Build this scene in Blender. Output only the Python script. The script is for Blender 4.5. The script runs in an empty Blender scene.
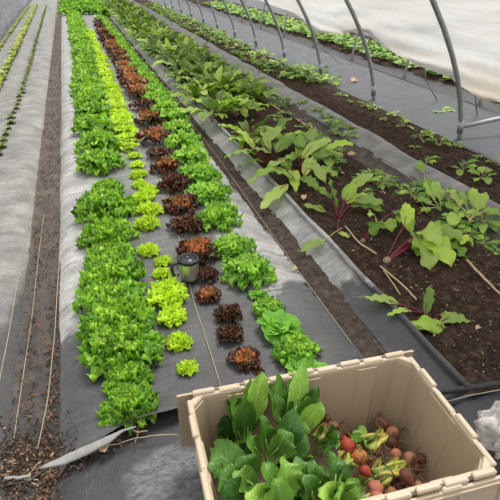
import bpy, math, random
import numpy as np
from mathutils import Vector, Matrix, noise

SC = bpy.context.scene
COL = SC.collection
rng = random.Random(7)
PI = math.pi

# ------------------------------------------------------------------ camera model
H = 1.37
F = 500.0
PITCH = math.atan(290 / F)
YAW = math.atan(188 / math.hypot(F, 290))


def ray(u, v):
    a = (u - 250) / F
    b = (250 - v) / F
    fw = b * math.sin(PITCH) + math.cos(PITCH)
    z = b * math.cos(PITCH) - math.sin(PITCH)
    return (a * math.cos(YAW) + fw * math.sin(YAW), -a * math.sin(YAW) + fw * math.cos(YAW), z)


def at(u, v, z=0.0):
    """the point of the place seen at photo position (u, v) that lies at height z"""
    d = ray(u, v)
    t = (H - z) / -d[2]
    return Vector((d[0] * t, d[1] * t, z))


def mpp(u, v, z=0.0):
    d = ray(u, v)
    return (H - z) / -d[2] / F


# ------------------------------------------------------------------ object helpers
def tag(o, label=None, cat=None, group=None, kind=None):
    if label:
        o['label'] = label
    if cat:
        o['category'] = cat
    if group:
        o['group'] = group
    if kind:
        o['kind'] = kind
    return o


def empty(name, loc=(0, 0, 0), rz=0.0):
    o = bpy.data.objects.new(name, None)
    o.empty_display_size = 0.05
    o.location = loc
    o.rotation_euler = (0, 0, rz)
    COL.objects.link(o)
    return o


def link(name, mesh, parent=None, loc=(0, 0, 0), rot=(0, 0, 0), scale=(1, 1, 1)):
    o = bpy.data.objects.new(name, mesh)
    o.location = loc
    o.rotation_euler = rot
    o.scale = scale
    COL.objects.link(o)
    if parent:
        o.parent = parent
    return o


def copy_tree(o, parent=None):
    c = o.copy()
    COL.objects.link(c)
    c.parent = parent
    for ch in list(o.children):
        copy_tree(ch, c)
    return c


class MB:
    """collects geometry for ONE mesh"""

    def __init__(s):
        s.v, s.f, s.uv, s.rnd = [], [], [], []
        s.mi, s.cur = [], 0

    def add(s, verts, faces, uv=None, rnd=0.5):
        n = len(s.v)
        s.v.extend([tuple(p) for p in verts])
        s.f.extend([tuple(i + n for i in f) for f in faces])
        s.uv.extend(uv if uv is not None else [(0.5, 0.5)] * len(verts))
        s.rnd.extend([rnd] * len(verts))
        s.mi.extend([s.cur] * len(faces))
        return s

    def box(s, c, size, rz=0.0, rot=None):
        x, y, z = size[0] / 2, size[1] / 2, size[2] / 2
        vs = [Vector((i * x, j * y, k * z)) for k in (-1, 1) for j in (-1, 1) for i in (-1, 1)]
        m = rot if rot is not None else Matrix.Rotation(rz, 3, 'Z')
        vs = [m @ p + Vector(c) for p in vs]
        return s.add(vs, [(0, 2, 3, 1), (4, 5, 7, 6), (0, 1, 5, 4), (2, 6, 7, 3), (0, 4, 6, 2), (1, 3, 7, 5)])

    def bbox(s, c, size, bev, rz=0.0):
        """box with bevelled vertical edges and top"""
        x, y, z = size[0] / 2, size[1] / 2, size[2] / 2
        m = Matrix.Rotation(rz, 3, 'Z')

        def ring(ix, zz):
            pts = []
            for sx, sy in ((1, 1), (-1, 1), (-1, -1), (1, -1)):
                a, b = (x - ix, y - ix)
                q = [(sx * (a - bev), sy * b), (sx * a, sy * (b - bev))]
                if sx * sy > 0:
                    q.reverse()
                pts += q
            return [m @ Vector((px, py, zz)) + Vector(c) for px, py in pts]
        rings = [ring(bev, -z), ring(0, -z + bev), ring(0, z - bev), ring(bev, z)]
        vs = sum(rings, [])
        fs = []
        for r in range(3):
            for k in range(8):
                k2 = (k + 1) % 8
                fs.append((r * 8 + k, r * 8 + k2, r * 8 + 8 + k2, r * 8 + 8 + k))
        fs.append(tuple(range(7, -1, -1)))
        fs.append(tuple(range(24, 32)))
        return s.add(vs, fs)

    def tube(s, pts, r, seg=8, cap=True, rnd=0.5):
        pts = [Vector(p) for p in pts]
        n = len(pts)
        rs = r if isinstance(r, (list, tuple)) else [r] * n
        tn = []
        for i in range(n):
            d = pts[min(i + 1, n - 1)] - pts[max(i - 1, 0)]
            tn.append(d.normalized() if d.length > 1e-9 else Vector((0, 0, 1)))
        ref = Vector((0, 0, 1)) if abs(tn[0].z) < 0.9 else Vector((1, 0, 0))
        u = tn[0].cross(ref).normalized()
        vs, fs, uv = [], [], []
        for i in range(n):
            u = (u - tn[i] * u.dot(tn[i])).normalized()
            w = tn[i].cross(u)
            for k in range(seg):
                a = 2 * PI * k / seg
                vs.append(pts[i] + (u * math.cos(a) + w * math.sin(a)) * rs[i])
                uv.append((k / seg, i / max(1, n - 1)))
        for i in range(n - 1):
            for k in range(seg):
                k2 = (k + 1) % seg
                fs.append((i * seg + k, i * seg + k2, (i + 1) * seg + k2, (i + 1) * seg + k))
        if cap:
            fs.append(tuple(range(seg - 1, -1, -1)))
            fs.append(tuple((n - 1) * seg + k for k in range(seg)))
        return s.add(vs, fs, uv, rnd)

    def lathe(s, prof, c=(0, 0, 0), seg=32, axis=None):
        vs, fs, uv = [], [], []
        n = len(prof)
        m = axis if axis is not None else Matrix.Identity(3)
        for i, (r, z) in enumerate(prof):
            for k in range(seg):
                a = 2 * PI * k / seg
                vs.append(m @ Vector((r * math.cos(a), r * math.sin(a), z)) + Vector(c))
                uv.append((k / seg, i / (n - 1)))
        for i in range(n - 1):
            for k in range(seg):
                k2 = (k + 1) % seg
                fs.append((i * seg + k, i * seg + k2, (i + 1) * seg + k2, (i + 1) * seg + k))
        return s.add(vs, fs, uv)

    def mesh(s, name, mats, smooth=True):
        me = bpy.data.meshes.new(name)
        me.from_pydata(s.v, [], s.f)
        mats = mats if isinstance(mats, (list, tuple)) else [mats]
        for m in mats:
            me.materials.append(m)
        nl = len(me.loops)
        idx = np.zeros(nl, dtype=np.int32)
        me.loops.foreach_get('vertex_index', idx)
        uvl = me.uv_layers.new(name='UVMap')
        uvl.data.foreach_set('uv', np.array(s.uv, dtype=np.float32)[idx].ravel())
        ca = me.color_attributes.new('rnd', 'FLOAT_COLOR', 'POINT')
        r = np.array(s.rnd, dtype=np.float32)
        ca.data.foreach_set('color', np.stack([r, r, r, np.ones_like(r)], 1).ravel())
        me.polygons.foreach_set('use_smooth', np.full(len(me.polygons), smooth))
        if len(mats) > 1:
            me.polygons.foreach_set('material_index', np.array(s.mi, dtype=np.int32))
        me.update()
        return me

    def build(s, name, mats, parent=None, smooth=True, loc=(0, 0, 0), rot=(0, 0, 0)):
        return link(name, s.mesh(name, mats, smooth), parent, loc, rot)


# ------------------------------------------------------------------ materials
def srgb(r, g, b):
    def f(c):
        c /= 255.0
        return c / 12.92 if c <= 0.04045 else ((c + 0.055) / 1.055) ** 2.4
    return (f(r), f(g), f(b), 1.0)


class NT:
    def __init__(s, name):
        s.m = bpy.data.materials.new(name)
        s.m.use_nodes = True
        s.t = s.m.node_tree
        s.t.nodes.clear()
        s.out = s.n('ShaderNodeOutputMaterial')

    def n(s, typ, **kw):
        nd = s.t.nodes.new(typ)
        for k, v in kw.items():
            setattr(nd, k, v)
        return nd

    def l(s, a, b):
        s.t.links.new(a, b)

    def val(s, sock, v):
        if hasattr(v, 'is_linked') or isinstance(v, bpy.types.NodeSocket):
            s.l(v, sock)
        else:
            sock.default_value = v

    def math(s, op, a, b=0.0, clamp=False):
        nd = s.n('ShaderNodeMath', operation=op, use_clamp=clamp)
        s.val(nd.inputs[0], a)
        s.val(nd.inputs[1], b)
        return nd.outputs[0]

    def mix(s, fac, a, b, typ='MIX'):
        nd = s.n('ShaderNodeMix', data_type='RGBA', blend_type=typ)
        s.val(nd.inputs[0], fac)
        s.val(nd.inputs[6], a)
        s.val(nd.inputs[7], b)
        return nd.outputs[2]

    def noise(s, scale, detail=4, rough=0.55, vec=None, dist=0.0):
        nd = s.n('ShaderNodeTexNoise')
        nd.inputs['Scale'].default_value = scale
        nd.inputs['Detail'].default_value = detail
        nd.inputs['Roughness'].default_value = rough
        nd.inputs['Distortion'].default_value = dist
        if vec is not None:
            s.l(vec, nd.inputs['Vector'])
        return nd.outputs['Fac']

    def ramp(s, fac, stops, interp='LINEAR'):
        nd = s.n('ShaderNodeValToRGB')
        nd.color_ramp.interpolation = interp
        e = nd.color_ramp.elements
        while len(e) > 1:
            e.remove(e[-1])
        e[0].position, e[0].color = stops[0]
        for p, c in stops[1:]:
            x = e.new(p)
            x.color = c
        s.val(nd.inputs[0], fac)
        return nd.outputs[0]

    def smooth(s, x, lo, hi):
        nd = s.n('ShaderNodeMapRange', interpolation_type='SMOOTHSTEP')
        s.val(nd.inputs[0], x)
        s.val(nd.inputs[1], lo)
        s.val(nd.inputs[2], hi)
        return nd.outputs[0]

    def coord(s, which='Object'):
        return s.n('ShaderNodeTexCoord').outputs[which]

    def scaled(s, vec, sc):
        nd = s.n('ShaderNodeMapping')
        nd.inputs['Scale'].default_value = sc
        s.l(vec, nd.inputs['Vector'])
        return nd.outputs[0]

    def bump(s, h, strength=0.3, dist=0.01):
        nd = s.n('ShaderNodeBump')
        nd.inputs['Strength'].default_value = strength
        nd.inputs['Distance'].default_value = dist
        s.l(h, nd.inputs['Height'])
        return nd.outputs[0]

    def principled(s, color, rough=0.6, metal=0.0, spec=0.5, normal=None, **kw):
        nd = s.n('ShaderNodeBsdfPrincipled')
        s.val(nd.inputs['Base Color'], color)
        s.val(nd.inputs['Roughness'], rough)
        nd.inputs['Metallic'].default_value = metal
        nd.inputs['Specular IOR Level'].default_value = spec
        for k, v in kw.items():
            s.val(nd.inputs[k], v)
        if normal is not None:
            s.l(normal, nd.inputs['Normal'])
        return nd.outputs[0]

    def done(s, sh):
        s.l(sh, s.out.inputs['Surface'])
        return s.m


def g4(v):
    return (v, v, v, 1.0)


def fabric(name, y0, y1, dry, dark_tone, amt=0.9, sheen=0.25, lines=True, dirt=None, dirt_lo=0.55, nscale=2.2, shoulder=None, pale_edges=None, cap=1.0, scuff=None):  # dry is the pale tone, the colour after it the dark one
    """woven ground cover: dark at the near end, pale farther along, with fold lines across the bed"""
    t = NT(name)
    co = t.coord()
    sep = t.n('ShaderNodeSeparateXYZ')
    t.l(co, sep.inputs[0])
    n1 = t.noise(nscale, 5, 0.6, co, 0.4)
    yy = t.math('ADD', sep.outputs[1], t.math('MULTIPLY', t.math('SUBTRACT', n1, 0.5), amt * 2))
    if shoulder is not None:      # shifts the tone split on the shoulders
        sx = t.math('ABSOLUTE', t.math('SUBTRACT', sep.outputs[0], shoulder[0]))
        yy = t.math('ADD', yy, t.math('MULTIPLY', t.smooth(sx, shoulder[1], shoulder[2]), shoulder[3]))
    pale_f = t.math('MULTIPLY', t.smooth(yy, y0, y1), cap)  # noisy split from the dark near tone to the pale far tone
    if pale_edges is not None:     # bed shoulders go fully pale past the split
        sx = t.math('ABSOLUTE', t.math('SUBTRACT', sep.outputs[0], pale_edges[0]))
        ed = t.math('MULTIPLY', t.smooth(sx, pale_edges[1], pale_edges[2]), t.smooth(yy, pale_edges[3], pale_edges[4]))
        pale_f = t.math('MAXIMUM', pale_f, ed)
    blot = t.smooth(t.noise(5.5, 4, 0.6, co), 0.28, 0.72)
    fine = t.noise(60, 3, 0.6, co)
    c = t.mix(pale_f, dark_tone, dry)
    c = t.mix(t.math('MULTIPLY', t.math('SUBTRACT', 1.0, blot), 0.55), c, (0.03, 0.03, 0.031, 1))
    c = t.mix(0.7, c, t.mix(fine, g4(0.3), g4(1.6)), 'MULTIPLY')
    streak = t.noise(1.0, 5, 0.65, t.scaled(co, (3.0, 26.0, 1.0)), 0.8)
    c = t.mix(0.45, c, t.mix(t.smooth(streak, .3, .7), g4(0.55), g4(1.3)), 'MULTIPLY')
    # woven ribs
    w1 = t.n('ShaderNodeTexWave', wave_type='BANDS', bands_direction='Y')
    w1.inputs['Scale'].default_value = 75
    w1.inputs['Distortion'].default_value = 0.6
    t.l(co, w1.inputs['Vector'])
    w2 = t.n('ShaderNodeTexWave', wave_type='BANDS', bands_direction='X')
    w2.inputs['Scale'].default_value = 75
    t.l(co, w2.inputs['Vector'])
    hgt = t.math('ADD', w1.outputs['Fac'], w2.outputs['Fac'])
    c = t.mix(0.12, c, t.mix(t.math('MULTIPLY', hgt, 0.5), g4(0.45), g4(1.3)), 'MULTIPLY')
    if lines:
        wv = t.n('ShaderNodeTexWave', wave_type='BANDS', bands_direction='Y', wave_profile='SIN')
        wv.inputs['Scale'].default_value = 1.7
        wv.inputs['Distortion'].default_value = 1.6
        wv.inputs['Detail'].default_value = 3
        wv.inputs['Detail Scale'].default_value = 1.1
        t.l(co, wv.inputs['Vector'])
        ln = t.smooth(wv.outputs['Fac'], 0.03, 0.0)
        ln = t.math('MULTIPLY', ln, t.smooth(t.noise(4, 3, 0.6, co), .40, .60))
        c = t.mix(t.math('MULTIPLY', ln, 0.55), c, (0.02, 0.02, 0.021, 1))
    if dirt is not None:
        dn = t.noise(9, 6, 0.7, co, 0.5)
        df = t.smooth(dn, dirt_lo, dirt_lo + 0.12)
        c = t.mix(t.math('MULTIPLY', df, 0.85), c, dirt)
    if scuff is not None:         # a worn dusty patch
        dv = t.n('ShaderNodeVectorMath', operation='DISTANCE')
        t.l(co, dv.inputs[0])
        dv.inputs[1].default_value = (scuff[0], scuff[1], 0)
        dd = t.math('ADD', dv.outputs['Value'], t.math('MULTIPLY', t.math('SUBTRACT', t.noise(11, 4, .6, co), .5), .16))
        sf = t.math('MULTIPLY', t.smooth(dd, scuff[2], scuff[2] * .6), t.smooth(t.noise(45, 4, .7, t.scaled(co, (1, 2.5, 1))), .25, .7))
        c = t.mix(t.math('MULTIPLY', sf, .9), c, (.17, .17, .17, 1))
    b = t.bump(t.math('ADD', t.math('MULTIPLY', hgt, 0.06), t.noise(14, 4, 0.6, co)), 0.35, 0.012)
    rough = t.mix(pale_f, g4(0.5), g4(0.7))
    sh = t.principled(c, rough, spec=0.4, normal=b, **{'Sheen Weight': sheen, 'Sheen Roughness': 0.45})
    return t.done(sh)


def soil(name, c1, c2, c3, scale=18, bstr=0.8):
    t = NT(name)
    co = t.coord()
    n1 = t.noise(scale, 8, 0.7, co, 0.3)
    n2 = t.noise(scale * 6, 4, 0.7, co)
    n3 = t.noise(1.7, 4, 0.6, co)
    c = t.ramp(n1, [(0.3, c1), (0.52, c2), (0.7, c3)])
    c = t.mix(0.6, c, t.mix(n2, g4(0.25), g4(1.7)), 'MULTIPLY')
    c = t.mix(0.5, c, t.mix(n3, g4(0.45), g4(1.5)), 'MULTIPLY')
    speck = t.smooth(t.noise(150, 2, 0.5, co), 0.70, 0.76)
    c = t.mix(t.math('MULTIPLY', speck, 0.6), c, (0.28, 0.2, 0.13, 1))
    b = t.bump(t.math('ADD', n1, t.math('MULTIPLY', n2, 0.5)), bstr, 0.03)
    return t.done(t.principled(c, 0.95, spec=0.15, normal=b))


def leafmat(name, base, mid, tip, var=0.5, ovar=0.15, trans=0.3, rough=0.45, vein=None, veinw=0.04, spots=None, nscale=25, spec=0.4, bump=0.25, sidev=0.0):
    t = NT(name)
    uv = t.n('ShaderNodeUVMap', uv_map='UVMap').outputs[0]
    sep = t.n('ShaderNodeSeparateXYZ')
    t.l(uv, sep.inputs[0])
    co = t.coord()
    nz = t.noise(nscale, 4, 0.6, co)
    v = t.math('ADD', sep.outputs[1], t.math('MULTIPLY', t.math('SUBTRACT', nz, 0.5), 0.5), True)
    c = t.ramp(v, [(0.05, base), (0.5, mid), (0.95, tip)])
    ua = t.math('ABSOLUTE', t.math('SUBTRACT', sep.outputs[0], 0.5))
    hgt = nz
    if vein is not None:
        mid_f = t.smooth(ua, veinw, veinw * 0.35)
        taper = t.smooth(sep.outputs[1], 1.02, 0.45)
        fac = t.math('MULTIPLY', mid_f, taper)
        if sidev > 0:
            w = t.math('FRACT', t.math('SUBTRACT', t.math('MULTIPLY', sep.outputs[1], 7.0), t.math('MULTIPLY', ua, 5.0)))
            sv = t.smooth(t.math('ABSOLUTE', t.math('SUBTRACT', w, 0.5)), 0.09, 0.02)
            fac = t.math('MAXIMUM', fac, t.math('MULTIPLY', sv, sidev))
            hgt = t.math('SUBTRACT', t.math('MULTIPLY', nz, 0.6), t.math('MULTIPLY', sv, min(0.7, sidev * 2)))
        c = t.mix(fac, c, vein)
    if spots is not None:
        vo = t.n('ShaderNodeTexVoronoi')
        vo.inputs['Scale'].default_value = 120
        t.l(co, vo.inputs['Vector'])
        sp = t.math('MULTIPLY', t.smooth(vo.outputs['Distance'], 0.33, 0.25), t.smooth(t.noise(22, 3, 0.6, co), 0.5, 0.6))
        c = t.mix(sp, c, spots)
    at_ = t.n('ShaderNodeAttribute', attribute_name='rnd')
    oi = t.n('ShaderNodeObjectInfo')
    r = t.math('ADD', t.math('MULTIPLY', t.math('SUBTRACT', at_.outputs['Fac'], 0.5), var),
               t.math('MULTIPLY', t.math('SUBTRACT', oi.outputs['Random'], 0.5), ovar))
    hs = t.n('ShaderNodeHueSaturation')
    t.l(c, hs.inputs['Color'])
    t.l(t.math('ADD', r, 1.0), hs.inputs['Value'])
    t.l(t.math('ADD', t.math('MULTIPLY', r, -0.035), 0.5), hs.inputs['Hue'])
    c = hs.outputs[0]
    b = t.bump(hgt, bump, 0.01)
    p = t.principled(c, rough, spec=spec, normal=b)
    tr = t.n('ShaderNodeBsdfTranslucent')
    t.l(t.mix(0.6, c, (1.0, 1.25, 0.5, 1), 'MULTIPLY'), tr.inputs['Color'])
    mx = t.n('ShaderNodeMixShader')
    mx.inputs[0].default_value = trans
    t.l(p, mx.inputs[1])
    t.l(tr.outputs[0], mx.inputs[2])
    return t.done(mx.outputs[0])


def plain(name, col, rough=0.5, metal=0.0, spec=0.5, nscale=30, namt=0.25, bump=0.15, **kw):
    t = NT(name)
    co = t.coord()
    n = t.noise(nscale, 5, 0.6, co)
    c = t.mix(namt, col, t.mix(n, g4(0.3), g4(1.7)), 'MULTIPLY')
    return t.done(t.principled(c, rough, metal, spec, t.bump(n, bump, 0.004), **kw))


M = {}
PALE_TONE = (0.30, 0.295, 0.28, 1)
DARK_TONE = (0.036, 0.036, 0.038, 1)
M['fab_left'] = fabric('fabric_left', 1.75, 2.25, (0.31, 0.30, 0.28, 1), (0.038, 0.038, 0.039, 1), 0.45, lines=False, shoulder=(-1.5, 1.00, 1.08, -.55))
M['fab_mid'] = fabric('fabric_mid', 1.2, 4.0, (0.50, 0.49, 0.465, 1), (0.066, 0.067, 0.072, 1), 0.75, pale_edges=(.30, .25, .33, 1.86, 1.98), cap=.44)
M['fab_furrow'] = fabric('fabric_furrow', 1.8, 3.0, (0.125, 0.098, 0.078, 1), (0.038, 0.034, 0.031, 1), 0.5, sheen=.05, lines=False, dirt=(0.075, 0.05, 0.035, 1), dirt_lo=0.50)
M['fab_slope'] = fabric('fabric_slope', 1.45, 1.7, (0.42, 0.41, 0.39, 1), (0.055, 0.055, 0.058, 1), 1.5, lines=False)
M['fab_head'] = fabric('fabric_headland', 2.2, 3.2, PALE_TONE, (0.034, 0.034, 0.037, 1), 0.75, lines=False, nscale=3.0, dirt=(0.085, 0.085, 0.09, 1), dirt_lo=0.58, scuff=(at(172, 480)[0], at(172, 480)[1], .15))
M['fab_path'] = fabric('fabric_path', 2.0, 9.5, (0.12, 0.123, 0.143, 1), (0.032, 0.037, 0.046, 1), 0.5, 0.06, lines=False)
M['fab_band'] = fabric('fabric_band', 1.2, 2.5, (0.26, 0.252, 0.24, 1), (0.11, 0.11, 0.115, 1), 0.9, lines=False)
M['fab_black'] = fabric('fabric_black', 30, 60, PALE_TONE, (0.022, 0.022, 0.024, 1), 0.2, 0.1, lines=False)
M['furrow'] = soil('furrow_soil', (0.04, 0.031, 0.026, 1), (0.085, 0.065, 0.053, 1), (0.15, 0.12, 0.098, 1), 22, 0.6)
M['soil'] = soil('bed_soil', (0.018, 0.011, 0.008, 1), (0.074, 0.045, 0.031, 1), (0.19, 0.122, 0.084, 1), 26, 1.0)
M['soil_far'] = soil('far_soil', (0.02, 0.012, 0.009, 1), (0.05, 0.03, 0.022, 1), (0.10, 0.06, 0.045, 1), 20, 0.9)
M['trough'] = soil('trough_dirt', (0.05, 0.042, 0.036, 1), (0.10, 0.085, 0.072, 1), (0.17, 0.15, 0.13, 1), 12, 0.4)

G = lambda r, g, b: (r, g, b, 1.0)
M['frilly'] = leafmat('frilly_leaf', G(.13, .26, .03), G(.11, .29, .018), G(.25, .50, .04), 0.9, 0.2)
M['frilly_heart'] = leafmat('frilly_heart_leaf', G(.20, .38, .04), G(.18, .41, .025), G(.36, .62, .06), 0.7, 0.2)
M['yellow'] = leafmat('yellow_leaf', G(.45, .58, .06), G(.44, .64, .02), G(.56, .78, .035), 0.5, 0.2)
M['yellow_heart'] = leafmat('yellow_heart_leaf', G(.54, .64, .06), G(.52, .72, .025), G(.62, .82, .045), 0.4, 0.15)
M['red'] = leafmat('red_leaf', G(.09, .11, .02), G(.058, .045, .014), G(.085, .028, .014), 1.0, 0.4, trans=.22, rough=.38)
M['red_heart'] = leafmat('red_heart_leaf', G(.16, .18, .025), G(.11, .08, .018), G(.13, .042, .018), 0.8, 0.4, trans=.25, rough=.38)
M['bronze'] = leafmat('bronze_leaf', G(.42, .42, .06), G(.50, .30, .06), G(.46, .17, .065), 0.9, 0.4, trans=.28)
M['bright'] = leafmat('bright_leaf', G(.16, .32, .04), G(.14, .36, .03), G(.29, .57, .06), 0.8, 0.2)
M['bright_heart'] = leafmat('bright_heart_leaf', G(.32, .52, .08), G(.28, .54, .05), G(.42, .68, .085), 0.6, 0.2)
M['butter'] = leafmat('butterhead_leaf', G(.34, .54, .11), G(.21, .49, .05), G(.16, .42, .04), 0.5, 0.15, vein=G(.40, .60, .2), veinw=.03, sidev=.25)
M['beet'] = leafmat('beet_leaf', G(.28, .42, .06), G(.26, .43, .05), G(.35, .52, .08), 1.0, 0.25, trans=.36, vein=G(.36, .44, .13), veinw=.04, sidev=.35, nscale=14)
M['beet_dark'] = leafmat('beet_leaf_dark', G(.16, .15, .04), G(.10, .20, .035), G(.16, .26, .05), 0.9, 0.3, vein=G(.22, .05, .05), veinw=.05, sidev=.3, nscale=14)
M['beet_pale'] = leafmat('beet_leaf_pale', G(.42, .54, .12), G(.38, .53, .10), G(.47, .60, .15), 0.8, 0.25, trans=.36, vein=G(.45, .5, .2), veinw=.04, sidev=.35, nscale=14)
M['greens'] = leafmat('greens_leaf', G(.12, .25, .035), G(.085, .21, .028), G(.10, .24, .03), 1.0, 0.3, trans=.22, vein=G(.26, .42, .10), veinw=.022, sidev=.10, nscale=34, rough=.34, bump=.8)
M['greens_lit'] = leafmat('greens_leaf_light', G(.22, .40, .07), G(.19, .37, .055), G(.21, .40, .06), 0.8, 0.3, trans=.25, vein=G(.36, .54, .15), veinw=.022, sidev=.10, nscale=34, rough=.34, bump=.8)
M['greens_holed'] = leafmat('greens_leaf_holed', G(.09, .19, .03), G(.065, .17, .025), G(.08, .19, .03), 0.6, 0.2, trans=.2, vein=G(.2, .36, .1), veinw=.022, sidev=.2, spots=G(.008, .02, .008), rough=.4, bump=.5)
M['greens_stalk'] = plain('greens_stalk', G(.30, .45, .12), .45)
M['weed'] = leafmat('weed_leaf', G(.30, .42, .09), G(.27, .44, .07), G(.35, .52, .11), 0.8, 0.3)
M['weed_dark'] = leafmat('weed_leaf_dark', G(.14, .28, .05), G(.13, .30, .045), G(.18, .36, .06), 0.8, 0.3)
M['seed_y'] = leafmat('seedling_yellow', G(.42, .48, .10), G(.42, .50, .08), G(.46, .55, .1), 0.6, 0.2)
M['seed_g'] = leafmat('seedling_green', G(.20, .24, .05), G(.20, .25, .05), G(.24, .30, .06), 0.6, 0.2)
M['crimson'] = plain('crimson_stalk', G(.17, .008, .03), .4, namt=.4)
M['pink'] = plain('pale_stalk', G(.40, .42, .14), .45)
M['beetskin'] = plain('beet_skin_dusty', G(.30, .19, .13), .8, nscale=60, namt=.6)
M['cream'] = plain('turnip_skin', G(.55, .42, .22), .6, nscale=60)


def beetmat(name, c1, c2, dirt=(0.06, 0.028, 0.016, 1), lo=.45):
    t = NT(name)
    co = t.coord()
    n = t.noise(35, 5, .65, co)
    c = t.mix(t.noise(14, 3, .5, co), c1, c2)
    c = t.mix(t.smooth(n, lo, lo + .17), c, dirt)
    return t.done(t.principled(c, .66, spec=.3, normal=t.bump(n, .6, .008)))


M['root_dark'] = beetmat('beet_root_dark', G(.11, .030, .020), G(.15, .05, .028), lo=.46)
M['root_red'] = beetmat('beet_root_red', G(.36, .035, .022), G(.26, .05, .025), lo=.56)
M['root_gold'] = beetmat('beet_root_golden', G(.50, .20, .035), G(.24, .07, .03), lo=.48)
M['root_brown'] = beetmat('beet_root_brown', G(.22, .085, .04), G(.36, .17, .09), lo=.47)
M['root_pink'] = beetmat('beet_root_pink', G(.42, .15, .10), G(.30, .09, .055), lo=.54)
M['root_tan'] = beetmat('beet_root_tan', G(.36, .20, .10), G(.30, .15, .07), lo=.55)
M['rootlet'] = plain('rootlet', G(.075, .045, .03), .9)
M['beetstalk'] = leafmat('beet_stalk', G(.36, .40, .08), G(.28, .34, .055), G(.18, .26, .04), 1.2, 0.2, trans=.08, rough=.35)
M['beetstalk_y'] = leafmat('beet_stalk_yellow', G(.40, .30, .05), G(.38, .33, .055), G(.28, .29, .045), 1.0, 0.2, trans=.08, rough=.35)
M['tie'] = plain('twist_tie', G(.025, .02, .02), .5)
M['tote'] = plain('tote_plastic', G(.385, .295, .20), .5, nscale=9, namt=.10, bump=.05)
M['tote_rim'] = plain('tote_rim_plastic', G(.46, .365, .255), .48, nscale=20, namt=.10, bump=.05)
M['tote_pin'] = plain('hinge_pin_steel', G(.16, .12, .085), .5, metal=.2)  # dark steel of the lid hinge pins
M['steel'] = plain('brushed_steel', G(.66, .63, .56), .38, metal=.9, nscale=50, namt=.1, bump=.02)
M['blackplastic'] = plain('black_plastic', G(.018, .018, .021), .38)
M['lidtop'] = plain('lid_top_plastic', G(.03, .034, .042), .3)
M['galv'] = plain('galvanised_pipe', G(.34, .35, .35), .5, metal=.6, nscale=40, namt=.35)
M['twine'] = plain('twine', G(.36, .31, .22), .9)
M['cord'] = plain('cord', G(.30, .29, .27), .8)
M['chip'] = leafmat('bark_chip', G(.085, .05, .033), G(.125, .076, .048), G(.185, .118, .076), 1.6, 0, trans=0, rough=.9, spec=.2)
M['litter'] = leafmat('litter_bit', G(.05, .031, .022), G(.078, .05, .036), G(.115, .078, .056), 1.6, 0, trans=0, rough=.9, spec=.2)
M['chip_pale'] = leafmat('straw_bit', G(.25, .18, .11), G(.28, .20, .12), G(.2, .145, .09), 1.2, 0, trans=0, rough=.9, spec=.2)
M['straw'] = plain('dry_stalk', G(.46, .35, .20), .85, namt=.5)
M['dead'] = plain('dead_leaf', G(.48, .34, .19), .8, namt=.4)
M['twig'] = plain('twig', G(.26, .17, .09), .85, namt=.4)
M['clod'] = plain('soil_clod', G(.045, .028, .02), .95, nscale=60, namt=.6, bump=.6)


def film_mat(name, tint, transm=.45, dusty=False):  # dusty turns the film cream towards its bottom edge
    t = NT(name)
    co = t.coord()
    n = t.noise(3.0, 5, .6, t.scaled(co, (1, .35, 2.2)), .6)
    c = t.mix(t.smooth(n, .35, .7), tint[0], tint[1])
    if dusty:                     # the loose lower part turns cream towards its bottom edge
        sp = t.n('ShaderNodeSeparateXYZ')
        t.l(co, sp.inputs[0])
        zz = t.math('ADD', sp.outputs[2], t.math('MULTIPLY', t.math('SUBTRACT', n, .5), .6))
        c = t.mix(t.smooth(zz, .80, .30), c, (.82, .73, .58, 1))
    fold = t.noise(7, 6, .62, t.scaled(co, (.4, .16, 3.0)), 1.6)
    p = t.principled(c, .35, spec=.4, normal=t.bump(fold, 1.0, .16))
    tr = t.n('ShaderNodeBsdfTranslucent')
    t.l(c, tr.inputs['Color'])
    mx = t.n('ShaderNodeMixShader')
    mx.inputs[0].default_value = transm
    t.l(p, mx.inputs[1])
    t.l(tr.outputs[0], mx.inputs[2])
    return t.done(mx.outputs[0])


M['film'] = film_mat('greenhouse_film', (G(.86, .83, .79), G(.93, .925, .92)), .46, True)
M['film_left'] = film_mat('side_film', (G(.44, .46, .50), G(.56, .58, .62)), .35)


def bag_mat():
    t = NT('clear_bag_plastic')
    co = t.coord()
    n = t.noise(28, 5, .6, co, 1.0)
    p = t.principled(G(.92, .87, .82), .2, spec=.6, normal=t.bump(n, .9, .02))
    tr = t.n('ShaderNodeBsdfTransparent')
    tr.inputs['Color'].default_value = (.95, .94, .93, 1)
    mx = t.n('ShaderNodeMixShader')
    t.l(t.math('ADD', t.math('MULTIPLY', t.smooth(n, .4, .62), .45), .35), mx.inputs[0])
    t.l(tr.outputs[0], mx.inputs[1])
    t.l(p, mx.inputs[2])
    return t.done(mx.outputs[0])


M['bag'] = bag_mat()

# ------------------------------------------------------------------ ground
PX = [-9, -2.2, -1.52, -1.44, -1.37, -.52, -.43, -.27, -.215, .0, .3, .80, .90, .95, 1.05, 1.13, 1.17, 1.30, 1.85, 1.97, 2.0, 2.06, 2.14, 2.20, 2.37, 2.41, 2.92, 2.97, 3.05, 4.05, 4.12, 4.28, 4.40, 5.6, 5.8, 14]
PZ = [0, 0, -.02, -.04, .0, .0, -.055, -.06, .0, .012, .012, .0, -.05, -.055, -.05, -.01, .012, .02, .02, .0, -.025, -.035, -.03, .0, .035, .01, .015, .0, .0, .0, -.03, .0, .05, .05, 0, 0]


def zg(x, y):
    z = float(np.interp(x, PX, PZ))
    lo = float(np.interp(x, [-.2, .2, 1.1, 1.5, 3.0], [1.0, 1.0, .92, .85, .7]))
    k = min(1.0, max(0.0, (y - lo) / .18))
    k = k * k * (3 - 2 * k)
    return z * k


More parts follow.
